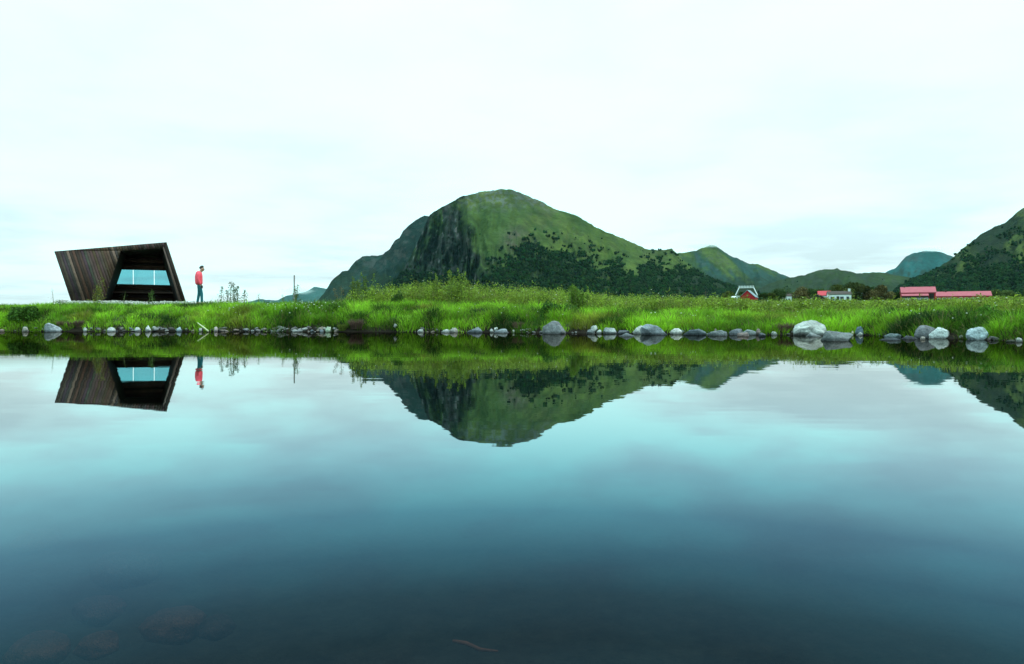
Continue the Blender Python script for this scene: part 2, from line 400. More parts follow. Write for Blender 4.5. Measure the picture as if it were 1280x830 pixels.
# ------------------------------------------------------------------ rocks
def rock_mat(name):
    s = NT(name); at = s.n('ShaderNodeAttribute', attribute_name='Col')
    n1 = s.noise(7, 8, .65); n2 = s.noise(28, 6, .7); n3 = s.noise(3.0, 4, .6, off=(3, 1, 7))
    f = s.ramp(n1, [(.32, .62), (.5, 1.0), (.68, 1.3)]); g_ = s.ramp(n2, [(.3, .78), (.7, 1.2)])
    m1 = s.n('ShaderNodeVectorMath', operation='MULTIPLY'); s.l(at.outputs['Color'], m1.inputs[0]); s.l(f, m1.inputs[1])
    m2 = s.n('ShaderNodeVectorMath', operation='MULTIPLY'); s.l(m1.outputs[0], m2.inputs[0]); s.l(g_, m2.inputs[1])
    c = s.mix(s.ramp(n3, [(.56, 0), (.66, .5)]), m2.outputs[0], (.13, .10, .07))
    s.pbsdf(c, .85, s.bump(s.math('ADD', n1, n2), .9, .045), .25); return s.m
M['rock'] = rock_mat('shore_rock')
def rock_mesh(name, rx, ry, rz, tone, seed, angular=.6, sub=4, wet=None):
    rg = np.random.default_rng(seed)
    bm = bmesh.new(); bmesh.ops.create_icosphere(bm, subdivisions=sub, radius=1)
    P = np.array([v.co[:] for v in bm.verts]); Fc = np.array([[v.index for v in f.verts] for f in bm.faces]); bm.free()
    dirs = rg.normal(0, 1, (22 if angular > .3 else 14, 3)); dirs /= np.linalg.norm(dirs, axis=1)[:, None]
    for d in dirs:
        lim = rg.uniform(.55, .9) if angular > .3 else rg.uniform(.72, .95)
        dp = P @ d; over = np.clip(dp - lim, 0, None) * (.97 if angular > .3 else .8); P = P - over[:, None] * d
    nn = fbm(P[:, 0] * 2 + seed, P[:, 1] * 2 + P[:, 2] * 1.7, 5, seed % 40) 
    cr = ridged(P[:, 0] * 1.6 + seed, P[:, 2] * 2.2 + P[:, 1] * 1.3, 3, seed % 37)
    P = P * (1 + .12 * nn - .22 * np.clip(cr - .72, 0, 1))[:, None]
    P = P / np.abs(P).max(0) * [rx, ry, rz]
    t = np.array(tone)
    c = np.repeat(t[None], len(P), 0) * (1 + .25 * fbm(P[:, 0] * 3 / rx + 5, P[:, 2] * 3 / rz, 3, seed % 30 + 2))[:, None]
    # the band that the pond keeps wet is stained dark
    return P, Fc, c
ROCKS = []
def rock(name, label, u, ytop, ybase, wpx, tone, kind='round', group='rocks along the pond shore', cat='rock', tilt=0.0, seed=None, thick=.8, sub=4):
    seed = seed or int(u * 13 + ytop * 7)
    au = math.atan((u - CX) / F); D = min(378.4 / (ybase - HOR), float(shore_r(au)) * math.cos(au) - .04); w = wpx / F * D * (1.1 if wpx > 12 else 1.0); top = EYE - (ytop - HOR) / F * D
    ang = {'round': .2, 'angular': .8, 'slab': .6}[kind]
    rz = top / 2 + min(.12, .22 * w); cz = top - rz
    if ybase < np.interp(u, SH_U, SH_Y) - 2.2:       # perched on the bank or on another rock
        D += .12; bot = EYE - (ybase - HOR) / F * D; rz = (top - bot) / 2 + .02; cz = top - rz
    P, Fc, c = rock_mesh(name, w / 2, w / 2 * thick, rz, tone, seed, ang, sub)
    if tilt:
        P[:, 2] += P[:, 0] * tilt * np.clip((P[:, 2] / rz + 1) / 2, 0, 1)
    ROCKS.append((u, wpx * .5 * 1.15, dp0 := D + w / 2 * thick * (.15 if kind == 'slab' else .3), w)); dp = dp0
    wet = 1 - sstep(.02, .075, P[:, 2] + cz)
    c = c * (1 - .6 * wet)[:, None]
    o = np_mesh(name, P, Fc, M['rock'], np.clip(c, .01, .85), smooth=True)
    o.location = (px(u, D) * dp / D, dp, cz)
    tag(o, label, cat, group); return o
WH = (.50, .52, .49); PG = (.30, .32, .33); GR = (.17, .19, .21); DG = (.09, .10, .115); PK = (.26, .20, .19); BL = (.12, .17, .21)
rock('boulder', 'largest boulder, pale domed with a white top edge', 1013, 400, 419, 41, (.43, .45, .43), 'round', tilt=-.02, thick=.7, sub=5)
rock('boulder', 'long dark grey cracked boulder lying in the water against the largest pale one', 1043, 411, 425.6, 43, (.17, .185, .19), 'angular', thick=.6, sub=5)
rock('rock', 'flat pale rock wedged in front of the largest boulder', 1016, 415.5, 420.5, 20, PG, 'slab')
rock('boulder', 'grey domed boulder below the two dark bushes', 690.5, 401, 417, 31, (.20, .205, .215), 'angular', sub=5, seed=41)
rock('boulder', 'large blue-grey angular boulder beside the white rounded rock', 817.5, 405, 418.3, 30, (.22, .25, .28), 'angular', sub=5, seed=12)
rock('rock', 'white rounded rock leaning on the blue-grey angular boulder', 800, 407, 417, 19, WH, 'round')
rock('rock', 'white cube-like rock perched on the first grey rock of the row', 743, 406.3, 413.2, 9, WH, 'angular')
rock('rock', 'grey rock under the white cube-like rock', 739, 411.5, 417, 12, PG, 'angular')
rock('rock', 'small pale rock right of the white cube-like rock', 749, 412, 416.5, 7, WH, 'round')
rock('rock', 'pale grey pyramid rock in the middle of the row', 761.5, 409, 416.5, 17, (.32, .35, .35), 'angular')
rock('rock', 'dark flat rock right of the pale grey pyramid rock', 778, 411, 416.8, 17, DG, 'slab')
rock('rock', 'low grey slab lying in the water before the dark flat rock', 781, 416, 420.4, 23, GR, 'slab')
rock('rock', 'white rounded rock standing alone between the angular boulder and the dark mounds', 845.5, 410.3, 417.6, 14.5, (.55, .55, .52), 'round')
rock('rock', 'long dark grey mound of rock, first of the two low mounds', 871, 410.8, 418.5, 34, (.12, .145, .165), 'slab', thick=.6)
rock('rock', 'low grey mound of rock with a small pale stone on top', 896.5, 412.5, 419.3, 24, (.19, .21, .22), 'slab', thick=.6)
rock('stone', 'small pale stone on top of the low grey mound', 894.3, 410.3, 413.6, 3.4, PK, 'round', cat='stone', sub=3)
rock('rock', 'blue-grey angular rock, left half of the broad grey pair', 921, 410.3, 418.0, 18, (.16, .17, .195), 'angular')
rock('rock', 'greenish grey rock, right half of the broad grey pair', 936, 411, 418.6, 17, (.20, .23, .235), 'angular')
rock('rock', 'pinkish slab in the water in front of the broad grey pair', 929, 415.5, 420.0, 17, PK, 'slab')
rock('rock', 'dark pink stone heaped at the right end of the broad grey pair', 948, 410.5, 417, 6, PK, 'round')
rock('rock', 'dark rubble rock right of the broad grey pair', 953, 415, 420.5, 9, DG, 'angular')
rock('rock', 'thin white stone flat on the dark waterline left of the largest boulder', 968, 414, 417.3, 8, WH, 'slab')
rock('rock', 'upright blue rock with a white foot', 1074, 407.8, 417.8, 10, BL, 'angular')
rock('rock', 'little white foot stone below the upright blue rock', 1075, 415, 419.2, 8, WH, 'angular')
rock('stone', 'small cream stone beside the end of the dark cracked boulder', 1065.3, 413.4, 417.3, 3.5, (.6, .55, .4), 'round', cat='stone', sub=3)
rock('rock', 'flat slate blue rock at the left end of the low slabs', 1116.5, 415.3, 423, 20, (.14, .18, .19), 'slab')
rock('rock', 'low dark slab awash right of the slate blue rock', 1136, 417.5, 423.8, 24, (.08, .085, .10), 'slab')
rock('rock', 'low dark slab awash in front of the slate blue rock', 1112, 420, 425, 24, (.08, .10, .12), 'slab')
rock('boulder', 'grey bent boulder, darker part of the long two-tone boulder', 1157, 405.3, 422.5, 28, (.17, .175, .19), 'round', thick=.6, sub=5, seed=77)
rock('boulder', 'white angular boulder forming the bright end of the long two-tone boulder', 1176, 408.7, 422.8, 24, (.62, .66, .66), 'angular', thick=.7, sub=5)
rock('stone', 'small pinkish white stone before the grey bent boulder', 1153.5, 420, 424.3, 6, (.6, .52, .48), 'round', cat='stone', sub=3)
rock('boulder', 'white angular boulder with a pointed top standing alone near the right end', 1221.5, 408.3, 424.2, 22, (.42, .50, .54), 'angular', sub=5, seed=9, thick=.8)
rock('stone', 'tiny pinkish stone right of the pointed white boulder', 1236.5, 422, 425, 4, PK, 'round', cat='stone', sub=3)
rock('stone', 'pair-topped white stone at the right end of the shore', 1273.5, 422, 427.5, 7, WH, 'angular', cat='stone', sub=3)
rock('rock', 'flat brownish rock awash near the right end of the shore', 1262, 424.5, 427.5, 14, (.10, .11, .08), 'slab')
rock('rock', 'long grey slab with a dark shadowed side, first of the two long slabs', 595.5, 408.3, 415.2, 23, (.20, .22, .25), 'slab', thick=.5)
rock('rock', 'long pale grey slab touching a white stone, second of the two long slabs', 628.5, 409.5, 415.6, 20, (.28, .31, .34), 'slab', thick=.5)
rock('rock', 'white square stone at the left end of the pale grey slab', 614.8, 410.3, 415.0, 4.8, (.52, .53, .52), 'angular', sub=3)
rock('rock', 'white-topped stone lying on the pale grey slab', 620.5, 409, 412.2, 6, (.7, .72, .68), 'angular', sub=3)
rock('stone', 'small white stone right of the pale grey slab', 641.8, 412, 414.8, 2.6, WH, 'round', cat='stone', sub=3)
rock('rock', 'flat bright white stone in the middle of the bank\'s rubble', 557, 411.6, 414.6, 12, (.52, .53, .52), 'slab', sub=3)
rock('rock', 'pinkish grey stone touching the flat bright white stone', 568, 409.5, 414.9, 12, (.42, .38, .36), 'angular', sub=3)
rock('rock', 'wedge-shaped white stone left of the brown tuft', 525.5, 410.8, 415, 8.5, WH, 'angular', sub=3)
rock('rock', 'grey stone perched in the grass above the wedge-shaped white one', 494, 404.5, 408.5, 5, (.26, .26, .25), 'angular', sub=3)
rock('boulder', 'angular light grey boulder, the largest near the cabin', 65.5, 403.5, 414.6, 19, (.34, .37, .40), 'angular', seed=31)
rock('rock', 'pale brown rock below the dark tuft at the far left', 32, 408.5, 414.4, 9, (.42, .38, .33), 'angular', sub=3)
rock('rock', 'white round stone, left of a pair before the cabin wall', 106.5, 409.3, 413.8, 4.5, (.52, .53, .52), 'round', sub=3)
rock('rock', 'broad white wedge stone before the cabin\'s planked wall', 139.5, 408.8, 413.7, 11, (.52, .53, .52), 'round', sub=3)
rock('rock', 'white rounded stone before the cabin\'s opening', 172, 409, 413.9, 7, (.52, .53, .52), 'round', sub=3)
rock('rock', 'whitest two-tone rock, just right of the rounded white stone', 184.5, 406.5, 414, 9, (.52, .53, .52), 'angular', sub=3)
rock('rock', 'blue pointed stone below the cabin\'s leaning right edge', 224.5, 408.5, 414, 8, (.34, .44, .50), 'angular', sub=3)
rock('rock', 'white stone below the fallen stick', 250.5, 410, 414, 4.5, WH, 'round', sub=3)
rock('rock', 'pink rounded stone right of the fallen stick', 269.8, 408.5, 414.2, 5, (.62, .52, .50), 'round', sub=3)
rock('rock', 'pale green stone heap at the right end of the pebble row', 411, 407.8, 414.6, 9, (.46, .56, .42), 'angular', sub=3)
# ------------------------------------------------------------------ grass
def depth_of(u, sd):       # ground position at picture column u, sd metres beyond the shore
    a = np.arctan((u - CX) / F); r = shore_r(a) + sd
    return r * np.sin(a), r * np.cos(a)

def blades(x, y, z, h, lean, dirn, wid, col, tipcol=None, fold=.6):
    """curved blades: 2 base, 2 middle, 1 tip vertices"""
    n = len(x); up = h * np.sqrt(np.clip(1 - lean**2 * .6, .1, 1))
    dx = np.cos(dirn); dy = np.sin(dirn); fx = RNG.uniform(0, 2*np.pi, n); wx = np.cos(fx) * wid * .5; wy = np.sin(fx) * wid * .5
    V = np.zeros((n, 5, 3)); b = np.stack([x, y, z - .03], -1)
    mid = b + np.stack([dx * lean * h * .28, dy * lean * h * .28, up * fold], -1)
    tip = b + np.stack([dx * lean * h, dy * lean * h, up * (1 - .35 * lean**2)], -1)
    wv = np.stack([wx, wy, 0 * wx], -1)
    V[:, 0] = b - wv; V[:, 1] = b + wv; V[:, 2] = mid + wv * .85; V[:, 3] = mid - wv * .85; V[:, 4] = tip
    k = np.arange(n)[:, None] * 5
    q = k + np.array([[0, 1, 2, 3]]); t = k + np.array([[3, 2, 4]])
    c = np.repeat(col[:, None, :], 5, 1)
    if tipcol is not None: c[:, 4] = tipcol
    return V.reshape(-1, 3), q, t, c.reshape(-1, 3)

G_BR = np.array([.250, .480, .026]); G_MID = np.array([.105, .235, .014]); G_DK = np.array([.018, .055, .008]); G_OL = np.array([.210, .230, .028]); STRAW = np.array([.22, .18, .075])
def grass_col(n, x, y, seed=0):
    a = fbm(x * .55, y * .55, 3, 60 + seed); b = fbm(x * 1.9, y * 1.9, 3, 66 + seed)
    c = lerp(G_MID, G_BR, np.clip(.5 + a * 1.5 + b * 1.1, 0, 1))
    c = lerp(c, G_DK, sstep(.10, .45, -b + .25 * fbm(x * .3, y * .3, 2, 71)))
    c = lerp(c, G_OL, sstep(.15, .5, fbm(x * .8, y * .8, 3, 75)) * .75)
    return c

def tussocks(name, n_t, per, u0, u1, s0, s1, h0, h1, wid, label, seed, power=1.0):
    rg = np.random.default_rng(seed)
    u = rg.uniform(u0, u1, n_t); sd = s0 + (s1 - s0) * rg.random(n_t) ** power
    cx, cy = depth_of(u, sd)
    hgt = rg.uniform(h0, h1, n_t) * (1 + .45 * fbm(cx * .9, cy * .9, 3, 81))
    hgt = hgt * np.interp(u, [-100, 235, 262, 1400], [.72, .72, 1, 1])
    hgt = hgt * (.75 + .5 * rg.random(n_t))
    hgt = hgt * np.interp(sd, [0, .4, 1.2, 2.5, 6], [.6, 1.0, 1.1, .9, .75])
    rad = rg.uniform(.16, .38, n_t)
    tc = grass_col(n_t, cx, cy) * rg.uniform(.55, 1.4, (n_t, 1))
    k = np.repeat(np.arange(n_t), per); n = len(k)
    ang = rg.uniform(0, 2*np.pi, n); rr_ = np.sqrt(rg.random(n))
    x = cx[k] + np.cos(ang) * rr_ * rad[k]; y = cy[k] + np.sin(ang) * rr_ * rad[k]
    z = ground_z(x, y)
    ub = CX + F * x / np.maximum(y, 1); keep = np.ones(n, bool)
    if s0 < 1:
        for (ru, rhw, rd, rwid) in ROCKS:
            if rhw < 4: continue
            m_ = (np.abs(ub - ru) < rhw * .92) & (y < rd + rwid * .05); keep &= ~m_
    k, x, y, z, rr_, ang = k[keep], x[keep], y[keep], z[keep], rr_[keep], ang[keep]; n = len(k)
    h = hgt[k] * rg.uniform(.55, 1.15, n) * (1 - .25 * rr_)
    lean = np.clip(.15 + .75 * rr_ * rg.uniform(.5, 1.2, n), 0, .98)
    col = tc[k] * rg.uniform(.7, 1.35, (n, 1)) * (1 + rg.normal(0, .05, (n, 3)))
    dry = rg.random(n) < .08; col[dry] = STRAW * rg.uniform(.5, 1.1, (dry.sum(), 1))
    V, q, t, c = blades(x, y, z, h, lean, ang + rg.normal(0, .5, n), wid * rg.uniform(.6, 1.4, n), np.clip(col, .005, .8))
    o = np_mesh(name, V, [q, t], M['leaf'], c); tag(o, label, 'grass', kind='stuff'); return o

tussocks('bank_grass', 3300, 105, -160, 1440, .16, 4.6, .26, .46, .013, 'long bright green grass hanging over the pond bank', 201, .9)
tussocks('meadow_grass', 2600, 34, -160, 1440, 4.4, 15, .14, .30, .022, 'green meadow grass on top of the bank', 202)
tussocks('far_meadow_grass', 5200, 14, 200, 1440, 14, 70, .25, .5, .06, 'green meadow stretching away to the farm houses', 203, 1.6)
# reddish dry stems and roots along the waterline
n = 3000; u = RNG.uniform(-100, 1400, n); sd = RNG.uniform(.12, .75, n); x, y = depth_of(u, sd)
keep = fbm(x * 1.3, y * 1.3, 3, 91) > -.1; x, y = x[keep], y[keep]; n = len(x)
c = np.array([.032, .020, .012]) * RNG.uniform(.5, 1.9, (n, 1))
V, q, t, c = blades(x, y, ground_z(x, y), RNG.uniform(.08, .26, n), RNG.uniform(.2, .9, n), RNG.uniform(0, 6.3, n), RNG.uniform(.008, .02, n), c)
tag(np_mesh('dry_grass', V, [q, t], M['leaf'], c), 'brown dead grass and roots along the waterline', 'dry grass', kind='stuff')

# ------------------------------------------------------------------ meadow herbs and flowers
def diamonds(P, size, col, flat=0.0, aspect=.45, rg=RNG):
    n = len(P); d = rg.normal(0, 1, (n, 3)); d[:, 2] = d[:, 2] * (1 - flat) + .3 * (1 - flat)
    d /= np.linalg.norm(d, axis=1)[:, None]
    e = np.cross(d, rg.normal(0, 1, (n, 3))); e /= np.linalg.norm(e, axis=1)[:, None]
    sz = np.asarray(size).reshape(-1, 1) * np.ones((n, 1))
    V = np.stack([P - d*sz*.5, P + e*sz*aspect*.5, P + d*sz*.5, P - e*sz*aspect*.5], 1)
    k = np.arange(n)[:, None] * 4
    return V.reshape(-1, 3), k + np.array([[0, 1, 2, 3]]), np.repeat(col[:, None, :], 4, 1).reshape(-1, 3)

def herb_top(u):   # picture row up to which the herbs reach
    return np.interp(u, [425, 445, 470, 500, 560, 600, 650, 690, 750, 850, 950, 1050, 1150, 1280], [376, 363, 358, 358, 354, 357, 361, 364, 369, 372.5, 375.5, 376.5, 376.5, 376])
def herbs(name, n, u0, u1, s0, s1, leaves, label, seed, lsize=.10, frac=(.62, 1.12)):
    rg = np.random.default_rng(seed)
    u = rg.uniform(u0, u1, n); sd = rg.uniform(s0, s1, n); x, y = depth_of(u, sd)
    cl = fbm(x * .7, y * .7, 3, 33)
    keep = rg.random(n) < np.clip(.65 + cl * .9, .1, 1); u, sd, x, y, cl = u[keep], sd[keep], x[keep], y[keep], cl[keep]; n = len(u)
    z = ground_z(x, y); top = EYE + (HOR - herb_top(u)) / F * y
    h = np.clip((top - z), .3, 1.9) * rg.uniform(frac[0], frac[1], n) * (1 + .30 * cl)
    h = h * np.where(rg.random(n) < .07, 1.3, 1.0)
    colr = lerp(np.array([.23, .31, .032]), np.array([.09, .155, .022]), rg.random(n)) * rg.uniform(.6, 1.5, (n, 1))
    colr = lerp(colr, np.array([.17, .165, .05]), (rg.random(n) < .14) * .8)
    Vs, q, t, c = blades(x, y, z, h, rg.uniform(0, .25, n), rg.uniform(0, 6.3, n), np.full(n, .014), colr, fold=.55)
    k = np.repeat(np.arange(n), leaves); m = len(k); fr = rg.uniform(.12, 1.0, m)
    spread = .05 + .09 * (1 - fr) 
    P = np.stack([x[k] + rg.normal(0, 1, m) * spread, y[k] + rg.normal(0, 1, m) * spread, z[k] + fr * h[k]], -1)
    V2, q2, c2 = diamonds(P, lsize * rg.uniform(.6, 1.4, m) * (1.25 - .6 * fr), colr[k] * rg.uniform(.75, 1.3, (m, 1)), .1, .38, rg)
    V = np.vstack([Vs, V2]); 
    o = np_mesh(name, V, [np.vstack([q, q2 + len(Vs)]), t], M['leaf'], np.clip(np.vstack([c, c2]), 0, .8)); tag(o, label, 'meadow plants', kind='stuff')
    return x, y, z, h, u
hx, hy, hz, hh, hu = herbs('meadow_herbs', 9500, 432, 1420, 4.2, 10, 26, 'tall olive green weeds standing behind the bank grass', 301)
h2 = herbs('far_meadow_herbs', 6500, 640, 1420, 10, 60, 13, 'weeds and flowers over the meadow before the farm houses', 302, .15, (.5, .98))

M['petal'] = mat_plain('white_petals', (.55, .57, .48), .8, .1, 5, .2)
def flowers(name, P, size, label):
    n = len(P); sz = size * RNG.uniform(.6, 1.4, n)
    V = P[:, None, :] + IV[None] * (sz[:, None, None] * np.array([1, 1, .55]))
    Fc = IF[None] + (np.arange(n) * len(IV))[:, None, None]
    tag(np_mesh(name, V.reshape(-1, 3), Fc.reshape(-1, 3), M['petal']), label, 'flowers', kind='stuff')
k = RNG.choice(len(hx), 420); P = np.stack([hx[k] + RNG.normal(0, .03, 420), hy[k] - .03, hz[k] + hh[k] * RNG.uniform(.6, 1.02, 420)], -1)
k = RNG.choice(len(h2[0]), 800); P2 = np.stack([h2[0][k], h2[1][k], h2[2][k] + h2[3][k] * 1.02], -1)
flowers('meadow_flowers', P, .018, 'small white flower heads among the tall weeds')
flowers('far_meadow_flowers', P2, .022, 'white flower heads dotting the meadow before the farm houses')
u = np.concatenate([RNG.uniform(255, 300, 10), RNG.uniform(325, 425, 60), RNG.uniform(540, 900, 20), RNG.uniform(950, 1280, 14)]); sd = RNG.uniform(.6, 2.2, len(u)); x, y = depth_of(u, sd)
P = np.stack([x, y, ground_z(x, y) + RNG.uniform(.20, .33, len(u))], -1)
flowers('bank_flowers', P, .020, 'white daisies dotted over the grass of the bank')

# ------------------------------------------------------------------ single plants
def plant_thing(name, label, cat, u, sd, height, stems, spread, leaves, col, lsize=.07, group=None, lean=.15, taper=True, z0=None, seed=None):
    rg = np.random.default_rng(seed if seed is not None else int(u * 7 + height * 100))
    x, y = depth_of(np.array([float(u)]), np.array([float(sd)])); x, y = float(x[0]), float(y[0]); z = float(ground_z(x, y))
    root = empty(name, (x, y, z)); tag(root, label, cat, group)
    bm = bmesh.new(); P = []; tops = []
    for i in range(stems):
        a = rg.uniform(0, 6.28); r = spread * math.sqrt(rg.random()); bx, by = math.cos(a) * r, math.sin(a) * r
        if name == 'leafy_plant': bx = (i / (stems - 1) * 2 - 1) * spread * 1.15
        h = height * (rg.uniform(.62, .95) if i != stems // 3 else 1.0); lx, ly = rg.normal(0, lean * .35, 2) * h
        pts = [(bx + lx * t * t, by + ly * t * t, h * t - .03) for t in (0, .35, .7, 1)]
        add_tube(bm, pts, [.012, .010, .007, .003], 5)
        for j in range(leaves):
            t = rg.uniform(.08, 1.0); w = (.085 * (1 - t) + .022) * (1.0 if taper else 1.6)
            P.append((bx + lx*t*t + rg.normal(0, w), by + ly*t*t + rg.normal(0, w), h * t + rg.normal(0, .01)))
    P = np.array(P); colr = np.array(col) * rg.uniform(.6, 1.4, (len(P), 1)) * (1 + rg.normal(0, .06, (len(P), 3)))
    V, q, c = diamonds(P, lsize * rg.uniform(.6, 1.4, len(P)), np.clip(colr, 0, .8), .1, .4, rg)
    np_mesh('foliage', V, q, M['leaf'], c, root); bm_obj('stem', bm, M['stem'], root)
    return root
M['stem'] = mat_plain('green_stem', (.10, .13, .04), .8, .3, 30)
plant_thing('leafy_plant', 'dark leafy many-stemmed plant standing alone against the sky beside the person', 'plant', 291, 5.0, .98, 7, .30, 210, (.05, .10, .03), .055, seed=5)
plant_thing('dock_plant', 'tall olive dock stalk in front of the planked wall of the cabin', 'plant', 122, 4.4, 1.12, 3, .05, 190, (.15, .15, .03), .06, seed=6, taper=False)
plant_thing('weed_stalk', 'thin grey stalk sticking up from the grass before the cabin\'s slanted outer edge', 'plant', 67, 4.6, .72, 1, .01, 22, (.10, .11, .07), .035)
plant_thing('weed_stalk', 'short thin stalk before the middle of the cabin\'s dark opening', 'plant', 154, 4.5, .62, 1, .02, 40, (.06, .075, .02), .04)
plant_thing('leafy_weed', 'small pointed leafy weed in front of the cabin\'s dark opening', 'plant', 188, 4.4, .72, 3, .07, 60, (.05, .09, .02), .07)
plant_thing('weed_stalk', 'small stalk in the bank grass between the leafy plant and the stake', 'plant', 323, 4.6, .55, 2, .04, 40, (.08, .12, .03), .04)
plant_thing('weed_stalk', 'little brown stalk in the grass just before the grey stake', 'plant', 353, 3.2, .48, 2, .03, 50, (.14, .13, .04), .04)
plant_thing('leafy_weed', 'green weed growing round the foot of the grey stake', 'plant', 370.5, 4.3, .9, 4, .07, 70, (.075, .115, .025), .06)
plant_thing('brown_stalk', 'leaning reddish brown seed stalk on the bank below the tall weeds', 'plant', 425, 2.0, .85, 2, .03, 110, (.17, .12, .055), .045, lean=.4)
plant_thing('tall_weed', 'first tall weed clump at the end of the weed bed', 'plant', 444, 4.6, 1.28, 6, .2, 110, (.10, .15, .028), .08)
plant_thing('tall_weed', 'weed clump rising above the olive weed bed left of the dark tuft', 'plant', 460, 5.2, 1.25, 5, .18, 110, (.10, .16, .028), .08)
plant_thing('tall_weed', 'tallest bright green weed clump, in front of the rounded mountain', 'plant', 572, 4.8, 1.45, 11, .42, 110, (.15, .22, .03), .08)
plant_thing('tall_weed', 'bright weed clump just right of the tallest one', 'plant', 546, 4.8, 1.27, 5, .18, 110, (.14, .2, .03), .08)
plant_thing('bright_bush', 'bright green bushy weed above the pair of dark bushes', 'bush', 724, 4.0, .98, 16, .34, 90, (.11, .19, .025), .09)

def bush(name, label, u, sd, w, h, col, n=1300, lsize=.06, seed=1, D=None):
    rg = np.random.default_rng(seed)
    x, y = depth_of(np.array([float(u)]), np.array([float(sd)])); x, y = float(x[0]), float(y[0]); z = float(ground_z(x, y))
    root = empty(name, (x, y, z)); tag(root, label, 'bush')
    d = rg.normal(0, 1, (n, 3)); d /= np.linalg.norm(d, axis=1)[:, None]; d[:, 2] = np.abs(d[:, 2])
    lum = 1 + .22 * np.sin(d[:, 0] * 5 + seed) * np.cos(d[:, 1] * 4)
    P = d * (rg.random(n) ** .25 * lum)[:, None] * [w/2, w/2, h]
    c = np.array(col) * rg.uniform(.5, 1.6, (n, 1))
    V, q, cc = diamonds(P, lsize * rg.uniform(.6, 1.5, n), c, 0, .5, rg); np_mesh('foliage', V, q, M['leaf'], cc, root)
    bm = bmesh.new()
    for i in range(6):
        a = i * 1.05; add_tube(bm, [(0, 0, -.03), (math.cos(a)*w*.15, math.sin(a)*w*.15, h*.4), (math.cos(a)*w*.3, math.sin(a)*w*.3, h*.75)], [.014, .01, .004], 5)
    bm_obj('stem', bm, M['wood'], root); return root
bush('dark_bush', 'rounded dark green bush on the bank just above the grey domed boulder', 689, 1.7, .85, .42, (.040, .105, .016), 2600, seed=3)
bush('dark_bush', 'smaller dark green bush beside the rounded one above the domed boulder', 712, 2.4, .55, .38, (.05, .12, .018), 1500, seed=4)
bush('dark_tuft', 'dark green tuft hanging over the waterline near the left end of the bank', 30, .8, 1.0, .46, (.045, .11, .014), 2800, .07, seed=5)
bush('dark_tuft', 'dark green tuft in the bank grass behind the leaning brown stalk', 421, 1.6, .9, .36, (.06, .13, .016), 1500, .07, seed=6)
bush('dark_tuft', 'dark leafy tuft at the foot of the tall weeds above the long grass', 498, 3.6, .55, .55, (.045, .09, .018), 1500, .07, seed=7)
bush('dark_tuft', 'broad dark green tuft of grass behind the white angular boulder', 1236, 1.7, 1.0, .34, (.06, .15, .016), 2200, .06, seed=8)

def tuft(label, u, sd, w, h, col, n=420, seed=1):
    rg = np.random.default_rng(seed)
    x, y = depth_of(np.array([float(u)]), np.array([float(sd)])); x, y = float(x[0]), float(y[0]); z = float(ground_z(x, y))
    root = empty('dead_grass_tuft', (x, y, z)); tag(root, label, 'grass tuft', 'brown tufts at the waterline')
    a = rg.uniform(0, 6.28, n); r = np.sqrt(rg.random(n)) * w * .4
    c = np.array(col) * rg.uniform(.5, 1.5, (n, 1))
    V, q, t, cc = blades(np.cos(a)*r, np.sin(a)*r, np.zeros(n), h * rg.uniform(.5, 1.1, n), rg.uniform(.1, .7, n), a, rg.uniform(.006, .014, n), c)
    np_mesh('blade', V, [q, t], M['leaf'], cc, root).name = 'blades'
BR = (.15, .095, .075)
tuft('thick pinkish brown tuft at the waterline below the start of the weed bed', 445, .25, .42, .34, BR, 900, 1)
tuft('small green and brown tuft standing in the water by the thick brown tuft', 428, .15, .26, .25, (.12, .16, .03), 500, 2)
tuft('brown tuft between the angular grey rock and the pale pebbles', 90, .35, .3, .22, BR, 500, 3)
tuft('slim brown tuft next to the other one, nearer the pale pebbles', 99, .35, .2, .26, BR, 400, 4)
tuft('brown tuft over the flat white stone and the pale rubble', 538, .4, .35, .2, BR, 500, 5)
tuft('brown tuft between the long grey slab and the domed boulder', 648, .4, .35, .2, BR, 500, 6)
tuft('brown tuft at the waterline left of the largest white boulder', 981, .4, .5, .24, BR, 700, 7)
tuft('brown tuft on top of the angular grey rock at the far left', 76, .35, .22, .25, (.17, .12, .07), 350, 8)

# the pebble row
protos = []
for i in range(7):
    P, Fc, c = rock_mesh('pebble', .5, .4, .32, (1, 1, 1), 500 + i, .8 if i % 2 else .2, 2); protos.append((P, Fc))
tones = [(.46, .47, .46), (.34, .35, .36), (.22, .21, .21), (.34, .27, .24), (.18, .21, .24), (.09, .08, .075)]
pm = {}
for i in range(7):
    for j, t in enumerate(tones):
        P, Fc = protos[i]; me_o = np_mesh('pebble', P, Fc, M['rock'], np.repeat(np.array([t]), len(P), 0), smooth=True)
        pm[(i, j)] = me_o.data; bpy.data.objects.remove(me_o)
rs = random.Random(5); cnt = 0
zones = [(110, 132, 7, 'before the cabin\'s planked wall'), (146, 168, 9, 'before the cabin\'s opening'), (190, 222, 13, 'below the cabin\'s leaning right edge'),
         (228, 268, 8, 'below the person'), (274, 325, 22, 'below the leafy plant'), (326, 378, 44, 'below the grey stake'), (380, 422, 32, 'between the stake and the brown tuft'),
         (500, 550, 14, 'below the tall weeds'), (560, 580, 7, 'beside the flat white stone'), (650, 740, 12, 'on either side of the domed boulder'), (850, 960, 10, 'between the grey mounds'),
         (985, 1110, 8, 'near the largest boulder'), (1195, 1280, 9, 'near the pointed white boulder'), (0, 60, 8, 'at the left end of the bank')]
